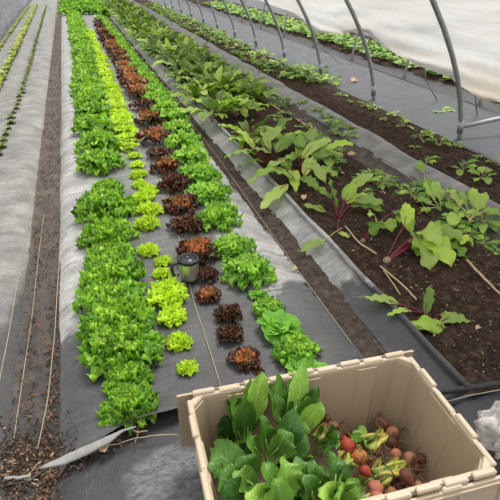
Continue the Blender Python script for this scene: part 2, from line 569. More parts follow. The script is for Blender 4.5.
def ysteps(y0, y1, step, grow=0.018):
    ys = [y0]
    while ys[-1] < y1:
        ys.append(ys[-1] + max(step, ys[-1] * grow))
    ys[-1] = y1
    return ys


def strip(name, xs, y0, y1, mat, step=.06, disp=0.0, dscale=8.0, yfun=None, dz=0.0, grow=.018, wave=0.0):
    """a sheet of ground between x positions; yfun(x) gives where it ends near the camera"""
    mb = MB()
    ys = ysteps(y0, y1, step, grow)
    vs, fs = [], []
    n = len(xs)
    for y in ys:
        for x in xs:
            yy = y if yfun is None else max(y, yfun(x)) if y > y0 else yfun(x)
            q = Vector((x * dscale, yy * dscale, 3.1))
            z = zg(x, yy) + dz
            if disp:
                z += disp * noise.fractal(q, 1.0, 2.0, 4)
            if wave:
                z += wave * noise.noise(Vector((x * 3, yy * 2.2, 0.4)))
            vs.append((x, yy, z))
    for j in range(len(ys) - 1):
        for i in range(n - 1):
            fs.append((j * n + i, j * n + i + 1, (j + 1) * n + i + 1, (j + 1) * n + i))
    mb.add(vs, fs)
    o = mb.build(name, mat)
    tag(o, kind='structure')
    return o


def lin(a, b, n):
    return [a + (b - a) * i / (n - 1) for i in range(n)]


YF = 40.0
base = MB()
base.add([(-14, -3, -.16), (16, -3, -.16), (16, 45, -.16), (-14, 45, -.16)], [(0, 1, 2, 3)])
tag(base.build('ground', M['soil_far']), kind='structure')

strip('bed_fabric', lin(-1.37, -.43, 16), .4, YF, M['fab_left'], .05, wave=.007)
strip('furrow_soil', lin(-.435, -.262, 8), .78, YF, M['fab_furrow'], .03, disp=.010, dscale=30)


def bed_end(x):
    return float(np.interp(x, [-.27, -.06, .06, .17, .3, .9], [1.13, 1.20, 1.215, 1.225, 1.20, 1.10]))


# centre bed cover: its near hem is lifted off the ground
mb = MB()
xs = lin(-.268, .93, 30)
ys = ysteps(0.0, YF, .03, .018)
vs, fs = [], []
for y in ys:
    for x in xs:
        e = bed_end(x)
        yy = e + y * (YF - e) / YF
        lift = float(np.interp(x, [-.27, -.16, .0, .2, .5, .95], [.006, .028, .045, .034, .02, .0])) * max(0.0, 1 - y / .16) ** 2
        wr = .008 * noise.noise(Vector((x * 5, yy * 3, 1.7))) + .004 * noise.noise(Vector((x * 14, yy * 12, .7)))
        vs.append((x, yy, zg(x, yy) + lift + wr + .002))
n = len(xs)
for j in range(len(ys) - 1):
    for i in range(n - 1):
        fs.append((j * n + i, j * n + i + 1, (j + 1) * n + i + 1, (j + 1) * n + i))
mb.add(vs, fs)
tag(mb.build('bed_fabric', M['fab_mid']), kind='structure')

strip('furrow_soil', lin(.915, 1.055, 8), .90, YF, M['furrow'], .03, disp=.012, dscale=26)
strip('slope_fabric', lin(1.04, 1.178, 9), .99, YF, M['fab_slope'], .04, wave=.016)
strip('bed_soil', lin(1.165, 1.99, 46), .985, YF, M['soil'], .02, disp=.022, dscale=9, grow=.014)
strip('trough_soil', lin(1.98, 2.19, 6), 1.0, YF, M['trough'], .05, disp=.01)
strip('edge_fabric', lin(2.17, 2.42, 8), 1.0, YF, M['fab_band'], .05, wave=.02, dz=.004)
strip('bed_soil', lin(2.40, 2.985, 24), .96, YF, M['soil'], .03, disp=.024, dscale=9)
strip('path_fabric', lin(2.97, 4.10, 12), .9, YF, M['fab_path'], .08, wave=.012)
strip('gutter_fabric', lin(4.08, 4.33, 6), .9, YF, M['fab_black'], .1, wave=.02)
strip('bed_soil', lin(4.31, 5.7, 20), .9, YF, M['soil_far'], .08, disp=.02)
strip('path_fabric', lin(5.68, 13, 8), .9, YF, M['fab_path'], .3)
strip('edge_fabric', lin(-3.0, -1.365, 9), .6, YF, M['fab_path'], .1, wave=.03)


# headland: cross path covered with fabric at the near end of the beds
def head_far(x):
    return float(np.interp(x, [-2, -.5, -.3, 1.0, 1.15, 1.3, 3.5, 5.5], [.9, .92, 1.3, 1.3, 1.03, 1.0, .97, .95]))


mb = MB()
xs, ts = lin(-2.5, 5.5, 120), lin(0, 1, 40)
vs, fs = [], []
for tt in ts:
    for x in xs:
        y = -1.6 + tt * (head_far(x) + 1.6)
        vs.append((x, y, min(zg(x, y), 0) - .008 + .007 * noise.noise(Vector((x * 4, y * 5, 2))) + .003 * noise.noise(Vector((x * 13, y * 13, 5)))))
n = len(xs)
for j in range(len(ts) - 1):
    for i in range(n - 1):
        fs.append((j * n + i, j * n + i + 1, (j + 1) * n + i + 1, (j + 1) * n + i))
mb.add(vs, fs)
tag(mb.build('path_fabric', M['fab_head']), kind='structure')

# rolled fabric lip along the near edge of the right soil bed
mb = MB()
mb.tube([(1.02, 1.045, .008), (1.10, 1.03, .012), (1.2, 1.015, .012), (1.32, 1.0, .012), (1.6, .985, .012), (2.1, .97, .012)], .012, 8)
tag(mb.build('rolled_hem', M['fab_black']), 'black rolled fabric hem along the near edge of the brown soil bed', 'fabric hem')
# rolled lip of the sloping fabric beside the beet bed
mb = MB()
pts = [Vector((1.168 + .008 * noise.noise(Vector((y * 3, 1, 2))), y, zg(1.168, y) + .012)) for y in ysteps(1.02, 24, .08, .03)]
mb.tube(pts, [.013 + .004 * noise.noise(Vector((p.y * 5, 0, 0))) for p in pts], 8)
tag(mb.build('rolled_hem', M['fab_slope']), 'grey rolled fabric hem where the sloping cover meets the beet bed soil', 'fabric hem')

# turned-up flap at the near end of the centre bed (pale underside)
mb = MB()
A = [at(40, 467, .005), at(62, 456, .02), at(85, 446, .04), at(105, 437, .05), at(122, 429.5, .055), at(136, 426, .055)]
B = [at(40, 469, .004), at(64, 465, .014), at(89, 454.5, .030), at(109, 443.5, .046), at(123, 432, .052), at(136, 427, .052)]
vs, fs, nA = [], [], 24


def poly_at(P, t):
    f = t * (len(P) - 1)
    i = min(int(f), len(P) - 2)
    return P[i].lerp(P[i + 1], f - i)


for i in range(nA):
    t = i / (nA - 1)
    a, b = poly_at(A, t), poly_at(B, t)
    for j in range(5):
        s = j / 4
        p = a.lerp(b, s)
        p.z += .004 * math.sin(PI * s) * math.sin(PI * t) + .003 * noise.noise(Vector((t * 9, s * 3, 0)))
        vs.append(p)
for i in range(nA - 1):
    for j in range(4):
        fs.append((i * 5 + j, i * 5 + j + 1, (i + 1) * 5 + j + 1, (i + 1) * 5 + j))
mb.add(vs, fs)
M['flap'] = plain('fabric_underside', G(.27, .266, .25), .8, nscale=45, namt=.6)
o = mb.build('fabric_flap', M['flap'])
so = o.modifiers.new('thick', 'SOLIDIFY')
so.thickness = .002
tag(o, 'pale turned-up fabric flap at the near end of the lettuce bed', 'fabric flap')


# ------------------------------------------------------------------ twine lines
def line_obj(name, pxs, z, r, mat, label, cat, group=None, ends=None):
    P = [at(u, v, 0) for u, v in pxs]
    P = [Vector((p.x * (H - z) / H, p.y * (H - z) / H, z)) for p in P]
    P.sort(key=lambda p: p.y)
    ys = ysteps(P[0].y, P[-1].y, .06, .03)
    X = np.interp(ys, [p.y for p in P], [p.x for p in P])
    pts = [Vector((x, y, zg(x, y) * .6 + z * .4 + .008)) for x, y in zip(X, ys)]
    mb = MB()
    mb.tube(pts, [r * (1 + .12 * max(0, y - 2)) for y in ys], 6)
    return tag(mb.build(name, mat), label, cat, group)


TG = 'twine lines along the beds'
line_obj('twine', [(57, 4), (56, 17), (47, 90), (37, 170), (24, 248), (10, 335), (0, 388)], -.045, .0019, M['twine'], 'pale twine along the left edge of the brown chip furrow', 'twine', TG)
line_obj('twine', [(44, 215), (38, 262), (32, 318), (24, 372), (14, 440)], -.048, .0017, M['twine'], 'pale twine down the middle of the brown chip furrow', 'twine', TG)
line_obj('twine', [(62, 4), (61, 58), (64, 165), (60, 240), (54, 335), (47, 400), (37, 447)], -.03, .0019, M['twine'], 'pale twine between chip furrow and the frilly green lettuce row', 'twine', TG)
line_obj('twine', [(221, 388), (206, 340), (193, 300), (178, 235), (165, 180), (155, 145)], .012, .0019, M['twine'], 'straight pale twine down the lettuce bed passing the steel mug', 'twine', TG)
line_obj('twine', [(105, 14), (156, 78), (220, 160), (260, 217), (300, 273), (335, 321), (352, 344)], -.04, .0016, M['twine'], 'pale twine along the muddy furrow right of the lettuces', 'twine', TG)


# ------------------------------------------------------------------ chips and litter (uncountable)
def chips(name, pts, mat, label, cat, size=(.005, .017), bend=.4):
    mb = MB()
    for p in pts:
        L = rng.uniform(*size)
        W = L * rng.uniform(.16, .6)
        hgt = .0025
        m = Matrix.Rotation(rng.uniform(0, 2 * PI), 3, 'Z') @ Matrix.Rotation(rng.uniform(-.6, .6), 3, 'X') @ Matrix.Rotation(rng.uniform(-.5, .5), 3, 'Y')
        b = rng.uniform(-bend, bend) * L
        vs = []
        for z in (0, hgt):
            for i in (-1, 0, 1):
                w = W * (1 if i == 0 else .55)
                for j in (-1, 1):
                    vs.append(m @ Vector((i * L / 2, j * w / 2, z + (b if i == 0 else 0))) + Vector(p))
        fs = [(0, 1, 3, 2), (2, 3, 5, 4), (6, 8, 9, 7), (8, 10, 11, 9), (0, 6, 7, 1), (4, 5, 11, 10), (0, 2, 8, 6), (2, 4, 10, 8), (1, 7, 9, 3), (3, 9, 11, 5)]
        mb.add(vs, fs, [(0.5, .5)] * 12, rng.random())
    return tag(mb.build(name, mat, smooth=False), label, cat, kind='stuff')


pts = []
for _ in range(3600):
    y = .95 + 15 * rng.random() ** 1.8
    c = rng.choice([-.385, -.292, -.292])
    x = rng.gauss(c, .020)
    if y > 2.3:
        x = rng.uniform(-.42, -.275)
    x = min(-.272, max(-.425, x))
    pts.append((x, y, zg(x, y) + .010))
chips('bark_chips', pts, M['chip'], 'brown bark and leaf bits lying in the furrow left of lettuce bed', 'litter')
pts = []
for _ in range(1500):
    p = at(rng.gauss(22, 24), rng.gauss(452, 18), 0)
    if p.x > -.15:
        continue
    pts.append((p.x, p.y, zg(p.x, p.y) + .006))
for _ in range(500):
    u = rng.uniform(40, 122)
    v = np.interp(u, [40, 122], [472, 437]) + rng.gauss(2, 5)
    p = at(u, v, 0)
    pts.append((p.x, p.y, zg(p.x, p.y) + .004))
chips('dry_litter', pts, M['litter'], 'brown dry litter heaped at the near end of the left furrow', 'litter', (.004, .012))
pts = []
for _ in range(110):
    p = at(rng.gauss(18, 25), rng.gauss(458, 16), 0)
    if p.x > -.2:
        continue
    pts.append((p.x, p.y, zg(p.x, p.y) + .010))
for _ in range(1100):
    y = 1.05 + 8 * rng.random() ** 1.6
    x = rng.uniform(1.22, 1.97)
    pts.append((x, y, zg(x, y) + .012))
for _ in range(160):
    y = 2 + 5 * rng.random()
    x = rng.uniform(2.45, 2.93)
    pts.append((x, y, zg(x, y) + .012))
chips('straw_bits', pts, M['chip_pale'], 'pale straw bits scattered over the brown soil', 'litter', (.004, .016), .15)
pts = []
for _ in range(380):
    y = .98 + 9 * rng.random() ** 1.6
    x = rng.uniform(.925, 1.05)
    pts.append((x, y, zg(x, y) + .006))
chips('bark_chips', pts, M['chip'], 'dark leaf bits and mud crumbs in the furrow right of the lettuces', 'litter', (.004, .018))
# soil clods
mb = MB()
for _ in range(2400):
    k = rng.random()
    if k < .72:
        y = 1.02 + 5 * rng.random() ** 1.7
        x = rng.uniform(1.19, 1.97)
    else:
        y = 1.9 + 5 * rng.random()
        x = rng.uniform(2.43, 2.95)
    r = rng.uniform(.003, .011)
    c = Vector((x, y, zg(x, y) + r * .3 + .006))
    vs = [c + Vector((dx * r * rng.uniform(.6, 1.2), dy * r * rng.uniform(.6, 1.2), dz * r * rng.uniform(.5, 1))) for dx, dy, dz in ((1, 0, 0), (0, 1, 0), (-1, 0, 0), (0, -1, 0), (0, 0, 1), (0, 0, -1))]
    mb.add(vs, [(0, 1, 4), (1, 2, 4), (2, 3, 4), (3, 0, 4), (1, 0, 5), (2, 1, 5), (3, 2, 5), (0, 3, 5)])
tag(mb.build('soil_crumbs', M['clod'], smooth=False), 'dark brown soil crumbs on the two soil beds', 'soil', kind='stuff')


# ------------------------------------------------------------------ leaves
PROF = {
    'fan': ([0, .15, .4, .7, .88, 1], [.22, .30, .62, 1.0, .95, .35]),
    'oval': ([0, .12, .35, .6, .85, 1], [.16, .55, .95, 1.0, .62, .04]),
    'beet': ([0, .10, .3, .55, .8, .93, 1], [.12, .60, .98, 1.0, .72, .38, .03]),
    'broad': ([0, .15, .4, .65, .85, .95, 1], [.15, .50, .9, 1.0, .85, .55, .08]),
    'chard': ([0, .08, .22, .42, .6, .78, .9, 1], [.12, .42, .82, 1.0, .95, .70, .40, .03]),
    'narrow': ([0, .2, .5, .8, 1], [.3, .8, 1, .6, .05]),
}


def blade(mb, B, C, T, W, prof='beet', nu=12, nv=6, ruf=.1, rn=5, cup=.25, roll=0.0, jag=0.0, jit=0.0, r=None, R=None, up=None):
    """a leaf along the curve B-C-T; W = half width; ruf = waviness of the margin, jag = toothed outline, jit = crimping"""
    R = R or rng
    B, C, T = Vector(B), Vector(C), Vector(T)
    xs, ys = PROF[prof]
    ph, ph2 = R.uniform(0, 6.28), R.uniform(0, 6.28)
    vs, uv, fs = [], [], []
    L = (C - B).length + (T - C).length
    for i in range(nu + 1):
        t = i / nu
        p = B * (1 - t) ** 2 + C * 2 * t * (1 - t) + T * t * t
        tg = ((C - B) * (1 - t) + (T - C) * t)
        tg = tg.normalized() if tg.length > 1e-8 else (T - B).normalized()
        u = Vector(up) if up is not None else Vector((0, 0, 1))
        side = tg.cross(u)
        if side.length < .15:
            h = Vector((T.x - B.x, T.y - B.y, 0))
            side = Vector((h.y, -h.x, 0)) if h.length > 1e-6 else Vector((1, 0, 0))
        side.normalize()
        if roll:
            side = Matrix.Rotation(roll, 3, tg) @ side
        nor = side.cross(tg)
        w = W * float(np.interp(t, xs, ys))
        tipk = max(0.0, (t - .55) / .45) ** 2 if prof == 'fan' else 0.0
        for j in range(nv + 1):
            s = -1 + 2 * j / nv
            e = abs(s)
            ww = w
            edge = max(e, t ** 3 if prof == 'fan' else 0)
            if jag and e > .75:
                ww *= 1 + R.uniform(-jag, jag)
            d = cup * w * e * e
            d += ruf * W * e ** 1.6 * (.3 + .7 * t) * math.sin(rn * 2 * PI * t + (ph if s > 0 else ph2))
            if tipk:
                d += ruf * W * tipk * math.sin(s * rn * 1.7 + ph)
            q = p + side * s * ww + nor * d
            if jit:
                k = jit * W * edge ** 1.5 * min(1, t * 1.6)
                q = q + nor * R.uniform(-k, k) + tg * R.uniform(-k, k) * .6 + side * R.uniform(-k, k) * .4
            vs.append(q)
            uv.append((j / nv, t))
    for i in range(nu):
        for j in range(nv):
            a = i * (nv + 1) + j
            fs.append((a, a + 1, a + nv + 2, a + nv + 1))
    mb.add(vs, fs, uv, R.random() if r is None else r)


def rosette(seed, n, kind, lod=0, split=.55):
    """a lettuce head of outer radius 1: (outer leaves, heart)"""
    R = random.Random(seed)
    outer, heart = MB(), MB()
    for k in range(n):
        f = k / (n - 1)
        az = k * 2.39996 + R.uniform(-.25, .25)
        d = Vector((math.cos(az), math.sin(az), 0))
        if kind == 'frilly':
            e = math.radians(2 + 84 * f + R.uniform(-9, 9))
            L = (1.0 - .28 * f) * R.uniform(.85, 1.12)
            W, pr, ruf, rn, jag, jit, cup = .145 - .02 * f, 'fan', .8, 4.5, .5, .62, .25
        elif kind == 'oak':
            e = math.radians(8 + 74 * f + R.uniform(-8, 8))
            L = (1.0 - .3 * f) * R.uniform(.85, 1.1)
            W, pr, ruf, rn, jag, jit, cup = .21 - .04 * f, 'fan', .6, 4, .4, .45, .3
        elif kind == 'butter':
            e = math.radians(8 + 70 * f + R.uniform(-5, 5))
            L = (1.0 - .42 * f) * R.uniform(.92, 1.08)
            W, pr, ruf, rn, jag, jit, cup = .42 - .1 * f, 'broad', .16, 2, .04, .05, .55
        else:  # yellow, small curly
            e = math.radians(5 + 70 * f + R.uniform(-8, 8))
            L = (1.0 - .35 * f) * R.uniform(.85, 1.12)
            W, pr, ruf, rn, jag, jit, cup = .25 - .05 * f, 'fan', .6, 3.6, .38, .42, .3
        B = d * (.06 * (1 - f)) + Vector((0, 0, .03))
        T = d * L * math.cos(e) + Vector((0, 0, .05 + L * math.sin(e) * .78))
        e2 = min(e + .55, 1.45)
        C = d * L * .55 * math.cos(e2) + Vector((0, 0, .05 + L * .62 * math.sin(e2)))
        if kind == 'butter':
            T = d * L * math.cos(e) * .9 + Vector((0, 0, .08 + L * math.sin(e) * .55))
        nu, nv = ((15, 8), (9, 5), (6, 4))[lod]
        blade(outer if f < split else heart, B, C, T, W, pr, nu, nv, ruf, rn, cup, R.uniform(-.25, .25), jag, jit, R=R)
    return outer, heart


KIND = {
    'frilly': ('frilly', 170, M['frilly'], M['frilly_heart']),
    'bright': ('frilly', 110, M['bright'], M['bright_heart']),
    'yellow': ('curly', 54, M['yellow'], M['yellow_heart']),
    'red': ('oak', 60, M['red'], M['red_heart']),
    'bronze': ('oak', 60, M['red'], M['bronze']),
    'butter': ('butter', 20, M['butter'], M['butter']),
}
LIB = {}


def lettuce_mesh(kind, lod, var):
    key = (kind, lod, var)
    if key not in LIB:
        shp, n, m1, m2 = KIND[kind]
        n = n if lod == 0 else int(n * (.6 if lod == 1 else .35))
        o, h = rosette(17 * var + 101 * len(kind) + n, n, shp, lod, .45 if kind == 'bronze' else .6)
        if lod == 0:
            LIB[key] = (o.mesh('outer_leaves', m1), h.mesh('heart', m2))
        else:
            nv = len(o.v)
            o.cur = 1
            o.add(h.v, h.f, h.uv, .5)
            o.rnd[nv:] = h.rnd
            LIB[key] = (o.mesh('lettuce', [m1, m2]),)
    return LIB[key]


def lettuce(name, kind, loc, radius, hfac, lod, label, cat, group):
    ms = lettuce_mesh(kind, lod, rng.randrange(4 if lod == 0 else 3))
    sc = (radius * rng.uniform(.95, 1.05), radius * rng.uniform(.95, 1.05), radius * hfac * rng.uniform(.9, 1.1))
    rot = (rng.uniform(-.06, .06), rng.uniform(-.06, .06), rng.uniform(0, 6.28))
    if lod == 0:
        o = empty(name, loc)
        o.rotation_euler = rot
        o.scale = sc
        link('outer_leaves', ms[0], o)
        link('heart', ms[1], o)
    else:
        o = link(name, ms[0], None, loc, rot, sc)
    return tag(o, label, cat, group)


ORD = ['nearest', 'second', 'third', 'fourth', 'fifth', 'sixth', 'seventh', 'eighth', 'ninth', 'tenth', 'eleventh', 'twelfth', 'thirteenth', 'fourteenth', 'fifteenth', 'sixteenth', 'seventeenth', 'eighteenth', 'nineteenth', 'twentieth', 'twenty-first', 'twenty-second', 'twenty-third', 'twenty-fourth']


def ordinal(i):
    return 'nearest' if i == 0 else ORD[i] + ' from the near end'


def far_line(pxs, z):
    return [at(u, v, z) for u, v in pxs]


def row(name, near, farpx, spacing, rad_far, hfac, z, kindf, near_label, far_label, cat, group, yend):
    """near: (u, v, apparent width, kind) nearest first; farpx: centre line of the crowded far part"""
    heads = []
    for (u, v, w, k) in near:
        p = at(u, v, z)
        heads.append((p.x, p.y, w * .5 * mpp(u, v, z), k))
    P = far_line(farpx, z)
    Ys, Xs = [p.y for p in P], [p.x for p in P]
    y = Ys[0]
    while y < yend:
        heads.append((float(np.interp(y, Ys, Xs)) + rng.uniform(-.02, .02), y + rng.uniform(-.03, .03), rad_far * rng.uniform(.88, 1.12), None))
        y += spacing
    for i, (x, y, r, k) in enumerate(heads):
        k = k or kindf(y)
        isnear = i < len(near)
        lod = 0 if y < 3.6 else 1 if y < 7 else 2
        lab = near_label(i, k) if isnear else far_label
        lettuce(name(k), k, (x, y, zg(x, y) + .002), r, hfac(k), lod, lab, cat, group)


# --- leftmost row: frilly green lettuce
nearA = [(129, 401, 50), (127, 372, 42), (120, 345, 70), (117, 320, 64), (113, 297, 60), (112, 275, 56), (110, 256, 46), (108, 234, 46), (105, 208, 50), (107, 187, 30), (100, 163, 42), (98, 145, 40), (95, 128, 40), (93, 113, 36)]
nearA = [(u, v, w * 1.17, 'frilly') for u, v, w in nearA]
hints = ['smallish one by the lifted hem', 'narrow', 'largest and widest', 'broad', 'broad', 'broad', 'rounded', 'round dome standing clear', 'broad dome', 'small and squeezed', 'rounded', 'rounded', 'rounded', 'rounded']


def labA(i, k):
    return 'frilly green lettuce, %s, %s in the leftmost row' % (hints[i], ordinal(i))


row(lambda k: 'frilly_lettuce', nearA, [(91, 100), (88, 80), (84, 55), (79, 35), (76, 22), (74, 14)], .235, .195, lambda k: 1.0, .06, lambda y: 'frilly', labA,
    'frilly green lettuce in the crowded far stretch of the leftmost lettuce row', 'lettuce', 'frilly green lettuces of the leftmost row', 16.5)

# --- yellow-green row
nearB = [(187, 363, 21), (179, 338, 27), (172, 313, 31), (167, 293, 44), (161, 269, 18), (163, 257, 18), (148, 247, 22), (147, 221, 26), (150, 207, 26), (143, 195, 24), (149, 188, 20), (140, 182, 18), (138, 172, 17), (137, 162, 16), (134, 153, 15), (128, 146, 22), (127, 137, 24)]
nearB = [(u, v, w * 1.1, 'yellow') for u, v, w in nearB]
hintB = ['small', 'small tidy', 'medium', 'large spreading clump', 'small sparse', 'small sparse', 'medium ragged', 'full', 'full', 'full', 'leaning sideways', 'small', 'small', 'small', 'small', 'full', 'full']
extraB = {0: 'near tote corner', 3: 'before the mug', 4: 'beside mug handle', 5: 'behind mug handle'}


def labB(i, k):
    return 'yellow-green lettuce, %s, %s of its row%s' % (hintB[i], ordinal(i), ', ' + extraB[i] if i in extraB else '')


row(lambda k: 'yellow_lettuce', nearB, [(124, 130), (117, 108), (110, 88), (101, 65), (93, 43), (87, 28), (83, 20)], .195, .13, lambda k: .9, .05, lambda y: 'yellow', labB,
    'yellow-green lettuce in the crowded far stretch of the yellow-green row', 'lettuce', 'yellow-green lettuces', 12.5)

# --- red row
nearC = [(245, 353, 31, 'bronze'), (229, 328, 27, 'red'), (229, 309, 27, 'red'), (208, 290, 25, 'bronze'), (206, 270, 24, 'red'), (196, 249, 40, 'bronze'), (186, 222, 32, 'red'), (181, 203, 34, 'bronze'), (175, 182, 32, 'red'), (166, 165, 28, 'bronze'), (160, 152, 28, 'red'), (155, 137, 32, 'bronze'), (150, 120, 30, 'bronze'), (145, 105, 28, 'red')]
nearC = [(u, v, w * 1.18, k) for u, v, w, k in nearC]
hintC = ['frilly with orange heart', 'small and dark', 'small and near-black red', 'small with orange heart', 'small dark, beside mug', 'large with rusty top', 'dark greenish brown', 'wide with rusty top', 'dark', 'bronze', 'dark', 'bronze with an orange top', 'bronze', 'dark']


def labC(i, k):
    return 'red lettuce, %s, %s of the red row' % (hintC[i], ordinal(i))


row(lambda k: 'red_lettuce', nearC, [(141, 95), (134, 82), (125, 65), (114, 48), (104, 32), (97, 18)], .235, .18, lambda k: 1.05, .06, lambda y: rng.choice(['red', 'bronze', 'bronze']), labC,
    'reddish brown lettuce in the crowded far stretch of the red row', 'lettuce', 'red lettuces', 14.0)
p = at(259, 372, .01)
lettuce('red_lettuce', 'red', (p.x, p.y, zg(p.x, p.y)), .025, .6, 0, 'tiny dark red lettuce seedling right behind the tan tote rim', 'lettuce', 'red lettuces')

# --- right row: mixed green lettuces
nearD = [(306, 364, 46, 'butter'), (297, 345, 40, 'bright'), (280, 322, 46, 'butter'), (268, 302, 28, 'bright'), (259, 288, 20, 'butter'), (249, 268, 46, 'bright'), (233, 243, 38, 'bright'), (219, 215, 42, 'bright'), (208, 191, 40, 'bright'), (199, 172, 36, 'bright'), (191, 156, 36, 'bright'), (183, 142, 34, 'bright'), (177, 129, 32, 'bright'), (171, 117, 32, 'bright')]
nearD = [(u, v, w * 1.22, k) for u, v, w, k in nearD]
hintD = ['broad flat smooth leaves', 'frilly', 'round cupped butterhead', 'small frilly', 'smallest smooth one', 'wide bright frilly head', 'bright frilly', 'bright frilly', 'bright frilly', 'bright frilly', 'bright frilly', 'bright frilly', 'bright frilly', 'bright frilly']


def labD(i, k):
    return 'green lettuce, %s, %s in the rightmost row' % (hintD[i], ordinal(i))


row(lambda k: 'butterhead_lettuce' if k == 'butter' else 'curly_lettuce', nearD, [(165, 107), (158, 97), (146, 80), (132, 60), (118, 41), (106, 25), (99, 16)], .225, .175, lambda k: .95 if k != 'butter' else .75, .06, lambda y: 'bright', labD,
    'bright green lettuce in the crowded far stretch of the rightmost lettuce row', 'lettuce', 'green lettuces of the rightmost row', 15.0)

# --- leafy greens filling the far end of the bed
for i in range(26):
    x = -.05 + 1.0 * (i % 5) / 4 + rng.uniform(-.08, .08)
    y = 16.6 + .75 * (i // 5) + rng.uniform(-.1, .1)
    lettuce('leafy_green', 'frilly', (x, y, zg(x, y)), rng.uniform(.24, .32), 1.1, 2,
            'bushy bright green plant of the wide block at the far end of the lettuce bed', 'vegetable', 'bushy greens at the far end')


# ------------------------------------------------------------------ seedlings on the left bed
def seedling_mesh(seed, mat):
    R = random.Random(seed)
    mb = MB()
    for k in range(6):
        az = k * 2.4 + R.uniform(-.3, .3)
        d = Vector((math.cos(az), math.sin(az), 0))
        L = R.uniform(.7, 1.1)
        blade(mb, d * .05 + Vector((0, 0, .02)), d * L * .5 + Vector((0, 0, L * .75)), d * L + Vector((0, 0, L * .55)), .30, 'oval', 5, 2, .1, 2, .2, R=R)
    mb.cur = 1
    a = [Vector((math.cos(q * PI / 4) * .75, math.sin(q * PI / 4) * .75, .02)) for q in range(8)]
    mb.add(a + [Vector((0, 0, .08))], [(q, (q + 1) % 8, 8) for q in range(8)])
    return mb.mesh('seedling', [mat, M['clod']])


SY = [seedling_mesh(s, M['seed_y']) for s in range(3)]
SG = [seedling_mesh(s + 9, M['seed_g']) for s in range(3)]
for (pxl, meshes, rad, spc, lab, grp, nm) in (
    ([(-30, 205), (0, 150), (22, 90), (45, 10)], SG, .05, .19, 'dull green', 'right-hand', 'seedling'),
    ([(-20, 118), (0, 82), (37, 4)], SY, .085, .16, 'yellowish', 'middle', 'seedling'),
    ([(-10, 60), (5, 40), (29, 6)], SY, .06, .2, 'pale green', 'left-hand', 'seedling')):
    P = far_line(pxl, .02)
    Ys, Xs = [p.y for p in P], [p.x for p in P]
    y, i = 3.0, 0
    while y < 20.5:
        x = float(np.interp(y, Ys, Xs))
        if P[0].y < y:
            r = rad * rng.uniform(.75, 1.2)
            o = link(nm, rng.choice(meshes), None, (x + rng.uniform(-.01, .01), y, zg(x, y) + .008), (0, 0, rng.uniform(0, 6)), (r, r, r))
            tag(o, 'tiny %s seedling in the %s seedling row on the left pale fabric' % (lab, grp), 'seedling', lab + ' seedlings of the %s row' % grp)
        y += spc


# ------------------------------------------------------------------ beet plants
def leaf_pair(seed, L, W, mat=None, stalk=.35, ruf=.22, R=None):
    """(blade mesh, stalk mesh) of an arching leaf pointing along +x from the origin"""
    R = R or random.Random(seed)
    e = math.radians(R.uniform(35, 78))
    S = Vector((L * stalk * math.cos(e), 0, L * stalk * math.sin(e)))
    k = R.uniform(.0, .9)
    C = S + Vector((L * .42 * math.cos(e * .8), 0, L * .42 * math.sin(e * .8)))
    e2 = e - math.radians(R.uniform(40, 110))
    T = C + Vector((L * .42 * math.cos(e2), R.uniform(-.03, .03), L * .42 * math.sin(e2)))
    if T.z < .02:
        T.z = .02
    bl, st = MB(), MB()
    blade(bl, S, C, T, W, 'beet', 11, 6, ruf, R.choice([2, 3, 4]), R.uniform(-.25, .3), R.uniform(-.4, .4), .06, .05, R=R)
    mid = S.lerp(C, .75)
    st.tube([(0, 0, 0), S * .5 + Vector((0, 0, .004)), S, S.lerp(C, .5), ], [.0045, .004, .0034, .0018], 6)
    return bl.mesh('leaf', mat or M['beet']), st.mesh('stalk', M['crimson'] if R.random() < .55 else M['pink'])


LEAVES = [leaf_pair(300 + i, 1.0, .115 + .025 * (i % 3), [M['beet'], M['beet_pale'], M['beet'], M['beet_dark']][i % 4], ruf=.34) for i in range(12)]
rootmb = MB()
rootmb.lathe([(.0, .022), (.006, .02), (.016, .012), (.020, .0), (.017, -.014), (.007, -.026), (.001, -.04)], seg=14)
ROOT = rootmb.mesh('root', M['beetskin'])


def thick_leafpair(i):
    return LEAVES[i % len(LEAVES)]


def beet_plant(loc, n, L, label, group, azr=None, name='beet_plant'):
    o = empty(name, loc, rng.uniform(0, 6.28))
    link('root', ROOT, o, (0, 0, .004))
    for k in range(n):
        bl, st = LEAVES[rng.randrange(len(LEAVES))]
        s = L * rng.uniform(.65, 1.15)
        lf = link('leaf', bl, o, (0, 0, .01), (0, 0, k * 2.4 + rng.uniform(-.3, .3)), (s, s, s))
        sk = link('stalk', st, lf, (0, 0, 0), (0, 0, 0), (1, 1, 1))
    return tag(o, label, 'beet plant', group)


def far_beet_mesh(seed):
    R = random.Random(seed)
    mb = MB()
    for k in range(20):
        L = R.uniform(.65, 1.2)
        e = math.radians(R.uniform(30, 75))
        az = k * 2.4 + R.uniform(-.3, .3)
        m = Matrix.Rotation(az, 3, 'Z')
        S = Vector((L * .3 * math.cos(e), 0, L * .3 * math.sin(e)))
        C = S + Vector((L * .42 * math.cos(e * .8), 0, L * .42 * math.sin(e * .8)))
        e2 = e - math.radians(R.uniform(40, 110))
        T = C + Vector((L * .42 * math.cos(e2), 0, L * .42 * math.sin(e2)))
        mb.cur = 1 if k % 4 == 0 else 3 if k % 4 == 1 else 0
        blade(mb, m @ S, m @ C, m @ T, .115, 'beet', 8, 4, .3, 3, R.uniform(-.2, .3), R.uniform(-.4, .4), R=R)
        mb.cur = 2
        mb.tube([(0, 0, 0), m @ S, m @ S.lerp(C, .5)], .008, 4, False)
    return mb.mesh('beet_plant', [M['beet'], M['beet_pale'], M['crimson'], M['beet_dark']])


FARB = [far_beet_mesh(70 + i) for i in range(5)]

BG = 'beet plants of the soil bed'
